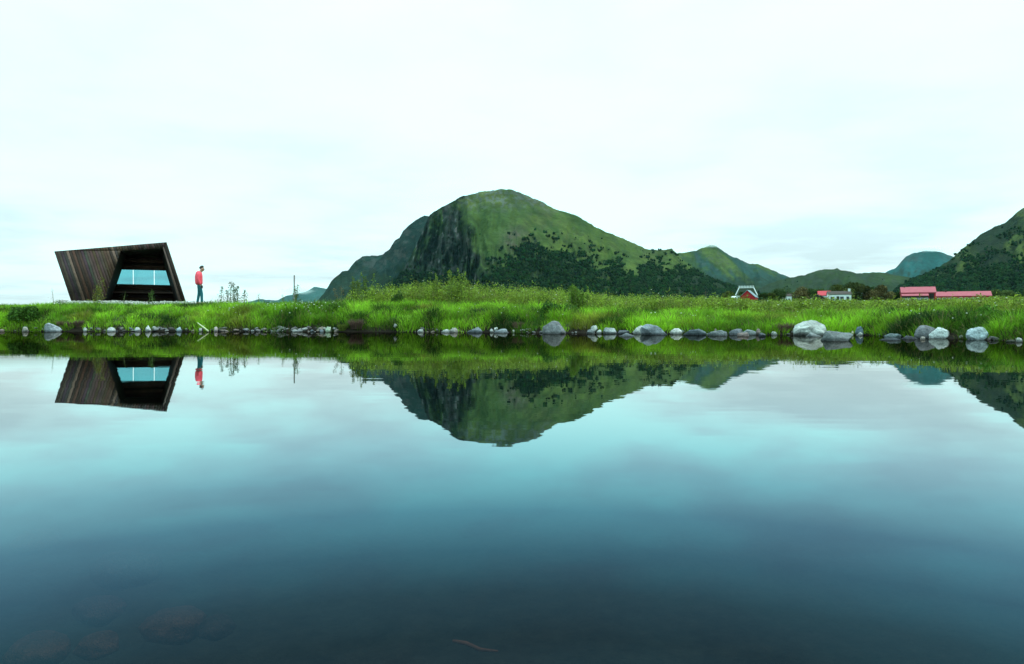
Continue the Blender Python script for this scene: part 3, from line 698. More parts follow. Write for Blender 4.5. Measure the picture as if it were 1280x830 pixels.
for u0, u1, nn, where in zones:
    for k in range(nn):
        u = rs.uniform(u0, u1); sd = rs.uniform(-.02, .22); x, y = depth_of(np.array([u]), np.array([sd])); x, y = float(x[0]), float(y[0])
        sz = rs.choice([.05, .06, .08, .10, .13, .17]) * (1.0 if u < 450 else .8)
        j = rs.choices(range(6), [4, 4, 3, 3, 2, 3] if 300 < u < 430 else [2, 3, 3, 3, 2, 5])[0]
        o = bpy.data.objects.new('pebble', pm[(rs.randrange(7), j)]); C.objects.link(o)
        o.location = (x, y, max(float(ground_z(x, y)), 0.0) + sz * .12); o.scale = (sz * rs.uniform(.9, 1.7), sz, sz * rs.uniform(.7, 1.2)); o.rotation_euler = (rs.uniform(-.4, .4), rs.uniform(-.4, .4), rs.uniform(0, 6.3))
        tag(o, 'one of the small pebbles along the waterline ' + where, 'pebble', 'pebbles along the waterline ' + where)
# stones lying on the pond bed
def sunken(label, u, y, wpx, hpx, tone, seed):
    D = 378.4 / (y - HOR); w = wpx / F * D * 1.25
    zb = -.24; t = 1 + (-zb) / EYE      # seen through the water without bending: the same line of sight continued down
    Dp = D * t; w = w * t
    P, Fc, c = rock_mesh('r', w / 2, w / 2 * .9, w * .28, tone, seed, .2, 4)
    o = np_mesh('sunken_stone', P, Fc, M['rock'], np.clip(c, .01, .8), smooth=True); o.location = (px(u, Dp), Dp, zb - w * .1); tag(o, label, 'stone', 'stones under the water')
SB = (.20, .085, .060)
sunken('brown stone under the water with a sharp pale ridge, the clearest one', 215, 775, 62, 22, SB, 3)
sunken('rounded brown stone under the water behind the clearest one', 123, 757, 50, 36, (.13, .06, .05), 5)
sunken('low brown stone under the water in front of the rounded one', 122, 802, 44, 26, SB, 8)
sunken('reddish stone under the water at the near left corner', 48, 806, 60, 30, SB, 9)
sunken('faint flat stone far out under the water by the left edge', 45, 672, 46, 8, (.16, .08, .07), 14)
sunken('faint stone under the water right of the clearest one', 270, 779, 40, 20, (.09, .05, .045), 15)
sunken('faint dim stone under the water in the middle distance, beyond the clearest one', 160, 702, 70, 10, (.11, .06, .055), 16)
bm = bmesh.new()
def under(u, y, zb=-.22):
    D = 378.4 / (y - HOR) * (1 - zb / EYE); return (px(u, D), D, zb)
add_tube(bm, [under(566, 801), under(582, 804), under(600, 812), (under(622, 827)[0], under(622, 827)[1], -.2)], [.003, .0045, .004, .002], 8)
tag(bm_obj('sunken_stick', bm, mat_plain('wet_wood', (.25, .10, .07), .8, .3, 30), smooth=True), 'brown stick lying under the water near the picture\'s lower edge', 'stick')

# ------------------------------------------------------------------ stake and stick
bm = bmesh.new(); D = 27.0; b = Vector((px(367.5, D), D, float(ground_z(px(367.5, D), D))))
top = pz(344, D); add_box(bm, (-.022, -.02, -.1), (.022, .02, top - b.z)); 
bmesh.ops.bevel(bm, geom=bm.edges[:], offset=.006, segments=1, affect='EDGES')
o = bm_obj('wooden_stake', bm, mat_plain('grey_wood', (.24, .23, .22), .9, .35, 25)); o.location = b; o.rotation_euler = (0, R(.6), 0)
tag(o, 'thin grey wooden stake standing upright in the grass against the sky', 'stake')
bm = bmesh.new(); D = 21.3
a_ = pt(247, 403.5, D); b_ = pt(253, 408, D - .1); c_ = pt(260.5, 414, D - .35)
add_tube(bm, [a_, b_, c_], [.012, .022, .026], 7)
add_tube(bm, [b_, pt(256, 406.5, D - .15)], [.012, .005], 6)
tag(bm_obj('fallen_stick', bm, mat_plain('bleached_wood', (.50, .52, .30), .8, .2, 25), smooth=True), 'pale bleached stick slanting from the grass down to the water', 'stick')

# ------------------------------------------------------------------ cabin
ctr_u = 150.0; Dc = 33.0
view = Vector((px(ctr_u, Dc), Dc, 0)).normalized()
ang = math.atan2(view.x, view.y); ang_n = ang * .6            # the front faces a little off the line to the eye
nrm = Vector((math.sin(ang_n), math.cos(ang_n), 0)); along = Vector((nrm.y, -nrm.x, 0)); UPV = Vector((0, 0, 1))
org = Vector((px(ctr_u, Dc), Dc, 0)); EYEP = Vector((0, 0, EYE))
def on_plane(x, y, back=0.0):
    d = Vector(((x - CX) / F, 1, (HOR - y) / F)); t = ((org + nrm * back - EYEP).dot(nrm)) / d.dot(nrm)
    p = EYEP + d * t - org; return Vector((p.dot(along), p.z))      # plan coordinates on the wall: metres along, height
def W(p, back=0.0): return org + along * p.x + UPV * p.y + nrm * back
cab = empty('cabin', org + UPV * 1.0); tag(cab, 'dark brown plank cabin with leaning sides and a see-through window', 'cabin')
def shift_mesh(o):
    o.data.transform(Matrix.Translation(-(org + UPV * 1.0))); return o
oTL, oTR, oBR, oBL = on_plane(68, 314.3), on_plane(208.3, 302.8), on_plane(233.5, 380.5), on_plane(90.5, 380.5)
hTL, hTR, hBR, hBL = on_plane(151, 313.5), on_plane(203.6, 310), on_plane(225, 380.5), on_plane(128.5, 380.5)
def boards_mat(name, dark, light):
    s = NT(name); at = s.n('ShaderNodeAttribute', attribute_name='Col')
    g1 = s.noise(2.2, 6, .65, 'Object'); 
    f = s.ramp(g1, [(.3, .65), (.72, 1.4)])
    m1 = s.n('ShaderNodeVectorMath', operation='MULTIPLY'); s.l(at.outputs['Color'], m1.inputs[0]); s.l(f, m1.inputs[1])
    s.pbsdf(m1.outputs[0], .75, s.bump(s.noise(18, 5, .6, 'Object', (1, 1, .15)), .3, .01), .25); return s.m
M['plank'] = boards_mat('stained_planks', 0, 0)
def clip_poly(poly, p0, n):
    out = []
    for i in range(len(poly)):
        a, b = poly[i], poly[(i+1) % len(poly)]; da, db = (a - p0).dot(n), (b - p0).dot(n)
        if da >= 0: out.append(a)
        if (da >= 0) != (db >= 0): out.append(a + (b - a) * (da / (da - db)))
    return out
def plank_mesh(polys, d, width, back, thick, name, parent, seed, base=(.056, .035, .027), gap=.008):
    """boards running along d clipped to convex polygons; thick < 0 stands towards the eye"""
    rg = random.Random(seed); d = d.normalized(); n = Vector((d.y, -d.x))
    if n.x < 0: n = -n
    allp = [p for q in polys for p in q]; lo = min(p.dot(n) for p in allp); hi = max(p.dot(n) for p in allp)
    V = []; Fs = {}; Cc = []; k = lo
    while k < hi:
        t = rg.random(); tone = tuple(b * (2.6 if t > .92 else (.55 if t < .25 else rg.uniform(.75, 1.4))) for b in base); off = rg.uniform(0, .012)
        for q in polys:
            r = clip_poly(q, n * (k + gap / 2), n); r = clip_poly(r, n * (k + width - gap / 2), -n) if len(r) > 2 else r
            if len(r) < 3: continue
            fr = [W(p, back - off - thick) for p in r]; bk = [W(p, back) for p in r]; b0 = len(V); m = len(r)
            V += fr + bk; Cc += [tone] * (2 * m)
            Fs.setdefault(m, []).append(list(range(b0, b0 + m)))
            Fs.setdefault(m, []).append(list(range(b0 + m, b0 + 2 * m))[::-1])
            for i in range(m): Fs.setdefault(4, []).append([b0 + i, b0 + m + i, b0 + m + (i+1) % m, b0 + (i+1) % m])
        k += width
    o = np_mesh(name, np.array([v[:] for v in V]), [np.array(f) for f in Fs.values()], M['plank'], np.array(Cc), parent); return shift_mesh(o)
dL = (oTL - oBL)
plank_mesh([[oTL, hTL, hBL, oBL], [oTL, oTR, hTR, hTL]], dL, .115, 0, .03, 'front_cladding', cab, 1)
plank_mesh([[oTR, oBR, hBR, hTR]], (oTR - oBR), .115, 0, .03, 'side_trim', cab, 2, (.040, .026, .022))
# shell: outer sides, floor and roof, tapering backwards
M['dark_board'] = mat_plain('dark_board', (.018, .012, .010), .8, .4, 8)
DEPTH = 2.6
bTL, bTR, bBR, bBL = on_plane(78, 318.5, DEPTH), on_plane(204, 308.5, DEPTH), on_plane(226, 379, DEPTH), on_plane(97, 379, DEPTH)
kTL, kTR, kBR, kBL = on_plane(158, 319, DEPTH), on_plane(201, 317.5, DEPTH), on_plane(219, 378, DEPTH), on_plane(138, 378, DEPTH)
def quad_solid(name, quad, inset, mat):
    bm = bmesh.new(); a = [bm.verts.new(p) for p in quad]; b = [bm.verts.new(p + inset) for p in quad]
    bm.faces.new(a); bm.faces.new(b[::-1])
    for i in range(4): bm.faces.new((a[i], b[i], b[(i+1) % 4], a[(i+1) % 4]))
    return shift_mesh(bm_obj(name, bm, mat, cab))
T_ = .05
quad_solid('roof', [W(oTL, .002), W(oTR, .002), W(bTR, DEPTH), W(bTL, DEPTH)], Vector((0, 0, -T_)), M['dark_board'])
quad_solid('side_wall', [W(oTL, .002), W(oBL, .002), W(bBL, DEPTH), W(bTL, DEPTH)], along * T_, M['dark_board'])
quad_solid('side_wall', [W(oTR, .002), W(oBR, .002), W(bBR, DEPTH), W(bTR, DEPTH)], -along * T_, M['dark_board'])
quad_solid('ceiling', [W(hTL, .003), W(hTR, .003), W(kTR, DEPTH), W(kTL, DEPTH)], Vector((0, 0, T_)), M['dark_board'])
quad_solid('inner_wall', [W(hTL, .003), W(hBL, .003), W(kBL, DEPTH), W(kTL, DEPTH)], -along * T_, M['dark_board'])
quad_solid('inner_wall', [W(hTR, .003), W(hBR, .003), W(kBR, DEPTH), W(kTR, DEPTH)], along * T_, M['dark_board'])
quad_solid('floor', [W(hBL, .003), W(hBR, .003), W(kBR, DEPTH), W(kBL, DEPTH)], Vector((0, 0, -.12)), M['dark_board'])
# back wall of boards round the window
BK = DEPTH
wTL, wTR, wBR, wBL = on_plane(147.2, 336.5, BK), on_plane(210, 338, BK), on_plane(215.8, 356.8, BK), on_plane(141.8, 355.2, BK)
def at_h(z, e0, e1):     # the point at height z on the line e0-e1
    t = (z - e0.y) / (e1.y - e0.y); return e0 + (e1 - e0) * t
lw = at_h(wTL.y, kTL, kBL); rw_ = at_h(wTR.y, kTR, kBR); lb = at_h(wBL.y, kTL, kBL); rb = at_h(wBR.y, kTR, kBR)
hd = Vector((1, -.015))
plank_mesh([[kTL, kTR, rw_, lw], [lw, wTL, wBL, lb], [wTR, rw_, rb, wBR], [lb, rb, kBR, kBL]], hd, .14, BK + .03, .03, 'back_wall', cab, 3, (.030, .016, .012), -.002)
plank_mesh([[bTL, bTR, kTR, kTL], [bTL, kTL, kBL, bBL], [kTR, bTR, bBR, kBR]], dL, .14, BK + .06, .025, 'rear_cladding', cab, 4, gap=-.002)
bm = bmesh.new()
bl, br = on_plane(136, 364, BK - .8), on_plane(219, 364, BK - .8)
zb = bl.y
add_prism(bm, [W(Vector((bl.x, zb)), BK - .55), W(Vector((br.x, zb)), BK - .55), W(Vector((br.x, zb)), BK - .03), W(Vector((bl.x, zb)), BK - .03)], Vector((0, 0, -.07)))
shift_mesh(bm_obj('bench', bm, mat_plain('bench_wood', (.05, .024, .018), .6, .4, 10), cab))
# window: teal panes in a dark frame with pale bars
s = NT('teal_glass'); tr = s.n('ShaderNodeBsdfTransparent'); tr.inputs[0].default_value = (.42, .68, .72, 1)
gl = s.n('ShaderNodeBsdfGlossy'); gl.inputs['Roughness'].default_value = .03
fr = s.n('ShaderNodeFresnel'); fr.inputs[0].default_value = 1.35; mx = s.n('ShaderNodeMixShader')
s.l(fr.outputs[0], mx.inputs[0]); s.l(tr.outputs[0], mx.inputs[1]); s.l(gl.outputs[0], mx.inputs[2]); s.l(mx.outputs[0], s.out.inputs[0]); M['teal'] = s.m
def lerp2(a, b, t): return a + (b - a) * t
wframe = None
bm = bmesh.new()
for a, b in ((wTL, wTR), (wTR, wBR), (wBR, wBL), (wBL, wTL)):
    d = (b - a).normalized(); nn_ = Vector((-d.y, d.x)) * .014
    add_prism(bm, [W(a + nn_ - d*.014, BK - .012), W(b + nn_ + d*.014, BK - .012), W(b - nn_ + d*.014, BK - .012), W(a - nn_ - d*.014, BK - .012)], nrm * .05)
wframe = shift_mesh(bm_obj('window_frame', bm, M['dark_board'], cab))
ts = [0, .365, .655, 1.0]; tb = [0, .425, .70, 1.0]
tt = [(783 - 655) / (1078 - 655), (960 - 655) / (1078 - 655)]; tbm = [(783 - 618) / (1117 - 618), (960 - 618) / (1117 - 618)]
ts = [0] + tt + [1]; tb = [0] + tbm + [1]
for i in range(3):
    g0 = .0 if i == 0 else .008; g1 = .0 if i == 2 else .008
    q = [lerp2(wTL, wTR, ts[i] + g0), lerp2(wTL, wTR, ts[i+1] - g1), lerp2(wBL, wBR, tb[i+1] - g1), lerp2(wBL, wBR, tb[i] + g0)]
    bm = bmesh.new(); add_prism(bm, [W(p, BK + .005) for p in q], nrm * .01)
    o = shift_mesh(bm_obj('pane', bm, M['teal'], cab)); o.parent = wframe
# pale gravel round the cabin
def mound(x, y, b): return ground_z(x, y) + .20 * np.exp(-((b + .55) / .75) ** 2) + .02
ga, gb = np.meshgrid(np.linspace(-2.7, 4.4, 60), np.linspace(-2.6, 2.4, 30), indexing='ij')
gx = org.x + along.x * ga + nrm.x * gb; gy = org.y + along.y * ga + nrm.y * gb
ew = np.minimum(np.minimum(ga + 2.7, 4.4 - ga), np.minimum(gb + 2.6, 2.4 - gb)); gzz = mound(gx, gy, gb) * 1.0; gzz = np.where(ew < .5, ground_z(gx, gy) - .05 + (gzz - ground_z(gx, gy) + .05) * (ew / .5).clip(0, 1), gzz)
i = np.arange(59)[:, None]; j = np.arange(29)[None, :]; qd = np.stack([i*30+j, (i+1)*30+j, (i+1)*30+j+1, i*30+j+1], -1).reshape(-1, 4)
tag(np_mesh('gravel_bed', np.stack([gx, gy, gzz], -1).reshape(-1, 3), qd, mat_plain('gravel_ground', (.36, .36, .33), .95, .4, 14, .1, .5), smooth=True), kind='structure')
n = 5200; rg = np.random.default_rng(55)
a_ = rg.uniform(-2.5, 4.1, n); b_ = rg.uniform(-1.6, 2.0, n)
P = np.array([(org + along * float(p) + nrm * float(q))[:] for p, q in zip(a_, b_)])
P[:, 2] = mound(P[:, 0], P[:, 1], b_) + rg.uniform(-.01, .03, n)
sz = rg.uniform(.02, .07, n)
V = P[:, None, :] + IV[None] * (1 + rg.normal(0, .2, (n, len(IV), 1))) * sz[:, None, None] * np.array([1, 1, .7])
c = np.repeat((np.array([.50, .50, .46]) * rg.uniform(.5, 1.3, (n, 1)))[:, None, :], len(IV), 1).reshape(-1, 3)
tag(np_mesh('gravel', V.reshape(-1, 3), (IF[None] + (np.arange(n) * len(IV))[:, None, None]).reshape(-1, 3), M['rock'], c), 'pale gravel spread round the foot of the cabin', 'gravel', kind='stuff')

# ------------------------------------------------------------------ person
def skin(name, verts, edges, radii, mat, parent, root=0, sub=2, flat=None):
    me = bpy.data.meshes.new(name); me.from_pydata([Vector(v) for v in verts], edges, []); 
    o = bpy.data.objects.new(name, me); C.objects.link(o)
    md = o.modifiers.new('s', 'SKIN'); md.use_smooth_shade = True
    for i, r in enumerate(radii):
        sv = me.skin_vertices[0].data[i]; sv.radius = (r, r) if isinstance(r, (int, float)) else r; sv.use_root = (i == root)
    sb = o.modifiers.new('u', 'SUBSURF'); sb.levels = sub; sb.render_levels = sub
    dg = bpy.context.evaluated_depsgraph_get(); dg.update()
    m2 = bpy.data.meshes.new_from_object(o.evaluated_get(dg)); m2.name = name
    C.objects.unlink(o); bpy.data.objects.remove(o)
    return link_mesh(name, m2, mat, parent, True)
Dp = 31.6; pX = px(249.5, Dp); gz = 1.03
per = empty('person', (pX, Dp, gz), R(22)); tag(per, 'person in a red jacket and teal trousers standing on the bank looking down', 'person')
M['skin'] = mat_plain('skin', (.42, .24, .18), .6, .08, 20); M['red'] = mat_plain('red_cloth', (.85, .085, .125), .7, .15, 12)
M['jeans'] = mat_plain('teal_denim', (.018, .12, .15), .85, .2, 25); M['hair'] = mat_plain('dark_hair', (.022, .015, .014), .6, .3, 40); M['black'] = mat_plain('black_stuff', (.015, .017, .02), .5, .2, 20)
# body: faces +x
bv = [(-.02, 0, .95), (-.03, 0, 1.12), (-.03, 0, 1.30), (-.02, 0, 1.44), (.035, 0, 1.525), (.08, 0, 1.575), (.125, 0, 1.64), (.135, 0, 1.715)]
br_ = [(.15, .12), (.14, .11), (.16, .12), (.12, .10), .058, .070, .098, .072]
be = [(i, i+1) for i in range(7)]
def add(p, r, par): bv.append(p); br_.append(r); be.append((par, len(bv)-1)); return len(bv)-1
j = add((.205, 0, 1.60), .014, 6)                       # nose
for sy in (1, -1):
    add((.11, sy*.092, 1.64), .016, 6)                  # ears
    f0 = 1 if sy > 0 else -1
    hipj = add((0.0, sy*.09, .90), .085, 0); fx = .10 if sy < 0 else -.10
    kn = add((fx*.6 + .03, sy*.095, .50), .055, hipj); an = add((fx, sy*.10, .10), .038, kn); add((fx + .13, sy*.11, .045), .035, an)
    sh = add((-.02, sy*.15, 1.39), .042, 3); el = add((-.05 if sy < 0 else -.06, sy*.245, 1.12), .042, sh); wr = add((.06, sy*.22, .90), .026, el)
    pm_ = add((.085, sy*.215, .835), (.020, .038), wr)
body = skin('body', bv, be, br_, M['skin'], per)
for sy in (1, -1):
    for k in range(4):
        y0 = sy*(.215) ; x0 = .060 + k*.017
        ln = [.062, .072, .068, .052][k]
        skin('finger', [(x0, y0, .835), (x0 + .012, y0 - sy*.004, .80), (x0 + .016, y0 - sy*.014, .80 - ln*.45), (x0 + .012, y0 - sy*.028, .80 - ln*.8)], [(0,1),(1,2),(2,3)], [.009, .0085, .008, .006], M['skin'], per, sub=1).parent = body
    skin('thumb', [(.070, y0, .875), (.105, y0 - sy*.02, .845), (.118, y0 - sy*.03, .81)], [(0,1),(1,2)], [.010, .010, .007], M['skin'], per, sub=1).parent = body
# jacket
jv = [(-.02, 0, .90), (-.03, 0, 1.05), (-.035, 0, 1.20), (-.035, 0, 1.35), (-.02, 0, 1.46), (.02, 0, 1.52)]
jr = [(.20, .16), (.20, .16), (.205, .16), (.205, .16), (.165, .13), .095]
je = [(i, i+1) for i in range(5)]
for sy in (1, -1):
    skin('sleeve', [(-.02, sy*.12, 1.43), (-.03, sy*.185, 1.39), (-.06, sy*.245, 1.13), (.055, sy*.225, .905)], [(0,1),(1,2),(2,3)], [.075, .088, .075, .055], M['red'], per)
skin('hood', [(-.02, .09, 1.50), (-.09, .05, 1.475), (-.12, 0, 1.45), (-.09, -.05, 1.475), (-.02, -.09, 1.50)], [(0,1),(1,2),(2,3),(3,4)], [.04, .055, .065, .055, .04], M['red'], per)
jk = skin('jacket', jv, je, jr, M['red'], per)
for v_, n_ in zip(jk.data.vertices, [tuple(v.normal) for v in jk.data.vertices]): v_.co += Vector(n_) * .014
tv = [(-.02, 0, .97), (-.01, 0, .90)]; trr = [(.155, .13), (.155, .13)]; te = [(0, 1)]
for sy in (1, -1):
    fx = .10 if sy < 0 else -.10; n0 = len(tv)
    tv += [(0, sy*.09, .84), (fx*.6 + .03, sy*.095, .50), (fx, sy*.10, .09)]; trr += [.098, .072, .056]; te += [(1, n0), (n0, n0+1), (n0+1, n0+2)]
skin('trousers', tv, te, trr, M['jeans'], per)
for sy in (1, -1):
    fx = .10 if sy < 0 else -.10
    skin('shoe', [(fx - .05, sy*.10, .05), (fx + .04, sy*.105, .05), (fx + .17, sy*.115, .04)], [(0,1),(1,2)], [.05, .05, .042], M['black'], per)
    bm = bmesh.new(); bmesh.ops.create_icosphere(bm, subdivisions=2, radius=.012); o = bm_obj('eye', bm, M['black'], body, True); o.location = (.20, sy*.034, 1.64)
bm = bmesh.new(); add_box(bm, (.175, -.025, 1.563), (.192, .025, 1.570)); o = bm_obj('mouth', bm, mat_plain('lips', (.35, .12, .10), .6, .05), body)
skin('hair', [(.04, 0, 1.63), (.06, 0, 1.70), (.12, 0, 1.745), (.18, 0, 1.725)], [(0,1),(1,2),(2,3)], [(.075, .085), (.085, .10), (.075, .098), .055], M['hair'], per)
bm = bmesh.new(); add_box(bm, (.07, -.30, .76), (.15, -.245, .88)); bmesh.ops.bevel(bm, geom=bm.edges[:], offset=.012, segments=2, affect='EDGES')
add_tube(bm, [(.11, -.27, .88), (.10, -.262, .92), (.06, -.262, .90)], .006, 5)
o = bm_obj('camera_bag', bm, M['black']); o.location = per.location; o.rotation_euler = per.rotation_euler
tag(o, 'small black camera held in the hand of the person in the red jacket', 'camera')

# ------------------------------------------------------------------ farm buildings
M['redwall'] = mat_plain('red_paint', (.30, .010, .018), .8, .2, 3); M['redroof'] = mat_plain('red_metal_roof', (.34, .075, .10), .8, .14, 1.5)
M['white'] = mat_plain('white_paint', (.62, .66, .67), .7, .08, 2); M['slate'] = mat_plain('slate_roof', (.16, .22, .25), .7, .15, 3)
M['darkroof'] = mat_plain('dark_roof', (.045, .032, .026), .8, .25, 2); M['darkwall'] = mat_plain('dark_wall', (.022, .016, .016), .8, .3, 2)
M['pane'] = mat_plain('dark_glass', (.03, .045, .055), .15, .1, 2, .5, 0); M['chim'] = mat_plain('chimney', (.07, .05, .045), .9, .3, 6)
def local(u, D, zb, yaw): 
    r = empty('tmp', (px(u, D), D, zb), R(yaw)); return r
def build(name, label, cat, u, D, yaw, zb=None):
    x = px(u, D); zb = float(ground_z(x, D, False)) if zb is None else zb
    r = empty(name, (x, D, zb), R(yaw)); tag(r, label, cat); return r
def walls_gable(root, L, Wd, hw, hr, mw, mr, over=.25, gx=False):
    """ridge along local x; front is -y"""
    bm = bmesh.new(); pts = [Vector((-L/2, -Wd/2, 0)), Vector((-L/2, Wd/2, 0)), Vector((-L/2, Wd/2, hw)), Vector((-L/2, 0, hw + hr)), Vector((-L/2, -Wd/2, hw))]
    add_prism(bm, pts, Vector((L, 0, 0))); wl = bm_obj('wall', bm, mw, root)
    bm = bmesh.new(); k = hr / (Wd / 2); e = over
    for sgn in (-1, 1):
        a = Vector((-L/2 - e, 0, hw + hr + .02)); b = Vector((-L/2 - e, sgn*(Wd/2 + e), hw - k*e + .02))
        t = Vector((0, 0, .14)); add_prism(bm, [a, b, b + t, a + t], Vector((L + 2*e, 0, 0)))
    rf = bm_obj('roof', bm, mr, root); return wl, rf
def window(root, x, y, z, w, h, face='front', frame=None):
    frame = frame or M['white']
    bm = bmesh.new(); t = .07
    if face == 'front':
        add_box(bm, (x-w/2, y-.05, z), (x-w/2+t, y+.02, z+h)); add_box(bm, (x+w/2-t, y-.05, z), (x+w/2, y+.02, z+h)); add_box(bm, (x-w/2+t, y-.05, z), (x+w/2-t, y+.02, z+t)); add_box(bm, (x-w/2+t, y-.05, z+h-t), (x+w/2-t, y+.02, z+h))
        f = bm_obj('window', bm, frame, root); bm = bmesh.new(); add_box(bm, (x-w/2+t, y-.02, z+t), (x+w/2-t, y-.005, z+h-t)); bm_obj('pane', bm, M['pane'], f)
def zat(y, D): return pz(y, D)
# long red-roofed building
D = 180; m = D / F * .87; yw = -27
b = build('farmhouse', 'taller red-roofed building with a lean-to roof, left half of the long red farm', 'building', 1147, D, yw); zb = b.location.z
hw = zat(366.3, D) - zb; top = zat(359.3, D) - zb
wl, rf = walls_gable(b, 42 * m, 6.0, hw, top - hw, M['redwall'], M['redroof'], .15)
bm = bmesh.new(); zl = zat(367.8, D) - zb; zl2 = zat(370.6, D) - zb
add_prism(bm, [Vector((-21*m, -3.02, zl)), Vector((-21*m, -4.6, zl2)), Vector((-21*m, -4.6, zl2 + .12)), Vector((-21*m, -3.02, zl + .12))], Vector((33*m, 0, 0))); bm_obj('lean_to_roof', bm, M['redroof'], b)
bm = bmesh.new(); add_box(bm, (-20.6*m, -4.4, 0), (11.6*m, -3.01, zl2 - .02)); lt = bm_obj('lean_to', bm, M['darkwall'], b)
for i in range(6): window(b, (-18 + i*5.4)*m, -4.45, zl2 - 1.6, .8, 1.1)
bm = bmesh.new(); add_box(bm, (-17.5*m, -.3, top - .2), (-16*m, .3, top + .5)); bm_obj('chimney', bm, M['chim'], rf)
bm = bmesh.new(); add_box(bm, (13*m, -3.06, 0), (19*m, -2.98, hw - .2)); bm_obj('door', bm, M['darkwall'], b)
b = build('barn', 'long low barn with a pinkish red roof, right half of the long red farm', 'barn', 1202.5, D + 2, yw - 2); zb = b.location.z; m = (D + 2) / F * .86
hw = zat(370.3, D) - zb; top = zat(364.6, D) - zb
wl, rf = walls_gable(b, 68 * m, 5.4, hw, top - hw, M['redwall'], M['redroof'], .12)
for i in range(9): window(b, (-29 + i*6.6)*m, -2.75, hw - 1.45, .85, 1.1)
bm = bmesh.new(); add_box(bm, (12*m, -2.76, .0), (16*m, -2.68, hw - .3)); bm_obj('door', bm, M['darkwall'], b)
bm = bmesh.new(); add_box(bm, (-21*m, -.3, top - .3), (-19.2*m, .3, top + .55)); bm_obj('chimney', bm, M['chim'], rf)
# small red house: gable to the eye
D = 200; m = D / F
b = build('boathouse', 'small red gabled house with a blue-grey slate roof', 'house', 936, D, 90 - 19.2 - 9); zb = b.location.z
hw = zat(371.6, D) - zb; top = zat(363.4, D) - zb
walls_gable(b, 5.5, 4.2, hw, top - hw, M['redwall'], M['slate'], .15)
bm = bmesh.new(); add_box(bm, (-2.82, -.5, 0), (-2.74, .5, 2.0)); bm_obj('door', bm, M['darkwall'], b)
# house with white edged roof behind it
D = 240; m = D / F
b = build('villa', 'house with a white edged mansard roof and roof railing behind the small red house', 'house', 933, D, -19.2); zb = b.location.z
z1 = zat(369.5, D) - zb; z2 = zat(360, D) - zb
bm = bmesh.new(); add_box(bm, (-12.5*m, -3, 0), (12.5*m, 3, z1)); bm_obj('wall', bm, M['white'], b)
bm = bmesh.new(); lo = [Vector((sx*12.8*m, sy*3.2, z1)) for sx, sy in ((-1,-1),(1,-1),(1,1),(-1,1))]; hi = [Vector((sx*8.6*m, sy*2.0, z2)) for sx, sy in ((-1,-1),(1,-1),(1,1),(-1,1))]
v0 = [bm.verts.new(p) for p in lo]; v1 = [bm.verts.new(p) for p in hi]; bm.faces.new(v0[::-1]); bm.faces.new(v1)
for i in range(4): bm.faces.new((v0[i], v0[(i+1)%4], v1[(i+1)%4], v1[i]))
rf = bm_obj('roof', bm, mat_plain('green_roof', (.03, .045, .025), .8, .3, 2), b)
bm = bmesh.new()
for i in range(4): add_tube(bm, [lo[i], hi[i]], .17, 6); add_tube(bm, [hi[i], hi[(i+1)%4]], .13, 6)
bm_obj('roof_trim', bm, M['white'], rf)
bm = bmesh.new()
for i in range(4):
    for k in range(5):
        p = hi[i].lerp(hi[(i+1)%4], k/5); add_tube(bm, [p, p + Vector((0, 0, .75))], .07, 5)
    add_tube(bm, [hi[i] + Vector((0, 0, .6)), hi[(i+1)%4] + Vector((0, 0, .6))], .05, 5)
bm_obj('roof_railing', bm, M['white'], rf)
for i in (-1, 0, 1): window(b, i*5*m, -3.02, z1 - 2.2, .9, 1.3)
# small white shed left of the red house
D = 205; m = D/F
b = build('shed', 'tiny white shed left of the small red house', 'shed', 917, D, -10); hw = zat(372.3, D) - b.location.z; walls_gable(b, 1.1, 1.2, hw, .35, M['white'], M['white'], .08)
bm = bmesh.new(); add_box(bm, (-.3, -.64, 0), (.3, -.61, 1.8)); bm_obj('door', bm, M['darkwall'], b)
# white house further off
D = 300; m = D/F
b = build('white_house', 'small white house with a dark roof among the trees', 'house', 982, D, -22); zb = b.location.z; hw = zat(370.5, D) - zb; top = zat(367.6, D) - zb
walls_gable(b, 14*m, 4.2, hw, top - hw, M['white'], M['darkroof'], .12)
bm = bmesh.new(); pts = [Vector((-7.3*m, -4.0, 0)), Vector((-2.6*m, -4.0, 0)), Vector((-2.6*m, -4.0, hw)), Vector((-5*m, -4.0, top)), Vector((-7.3*m, -4.0, hw))]; add_prism(bm, pts, Vector((0, 1.88, 0))); bm_obj('gable', bm, M['white'], b)
for i in (1, 4): window(b, i*m, -2.12, hw - 2.0, .8, 1.1)
bm = bmesh.new(); add_box(bm, (2*m, -.3, top - .2), (3.4*m, .3, top + .7)); bm_obj('chimney', bm, M['chim'], b)
# white house with dark roof and its neighbours
D = 185; m = D/F
b = build('cottage', 'white cottage with a dark brown roof and a white end chimney', 'house', 1048.5, D, -20); zb = b.location.z; hw = zat(368.4, D) - zb; top = zat(364.6, D) - zb
wl, rf = walls_gable(b, 26*m, 4.5, hw, top - hw, M['white'], M['darkroof'], .12)
for xx, ww in ((-8, 1.1), (2.5, 1.0), (9, .8)): window(b, xx*m, -2.28, hw - 1.5, ww, 1.0)
bm = bmesh.new(); add_box(bm, (10.5*m, -.35, top - .5), (13*m, .35, top + .8)); bm_obj('chimney', bm, M['white'], rf)
bm = bmesh.new(); add_box(bm, (-3.5*m, -2.33, 0), (-.5*m, -2.26, hw - .5)); bm_obj('door', bm, M['darkwall'], b)
D = 190; m = D/F
b = build('annex', 'small house with a bright red roof between the dark shed and the white cottage', 'house', 1030, D, -20); zb = b.location.z; hw = zat(369.8, D) - zb; top = zat(364.3, D) - zb
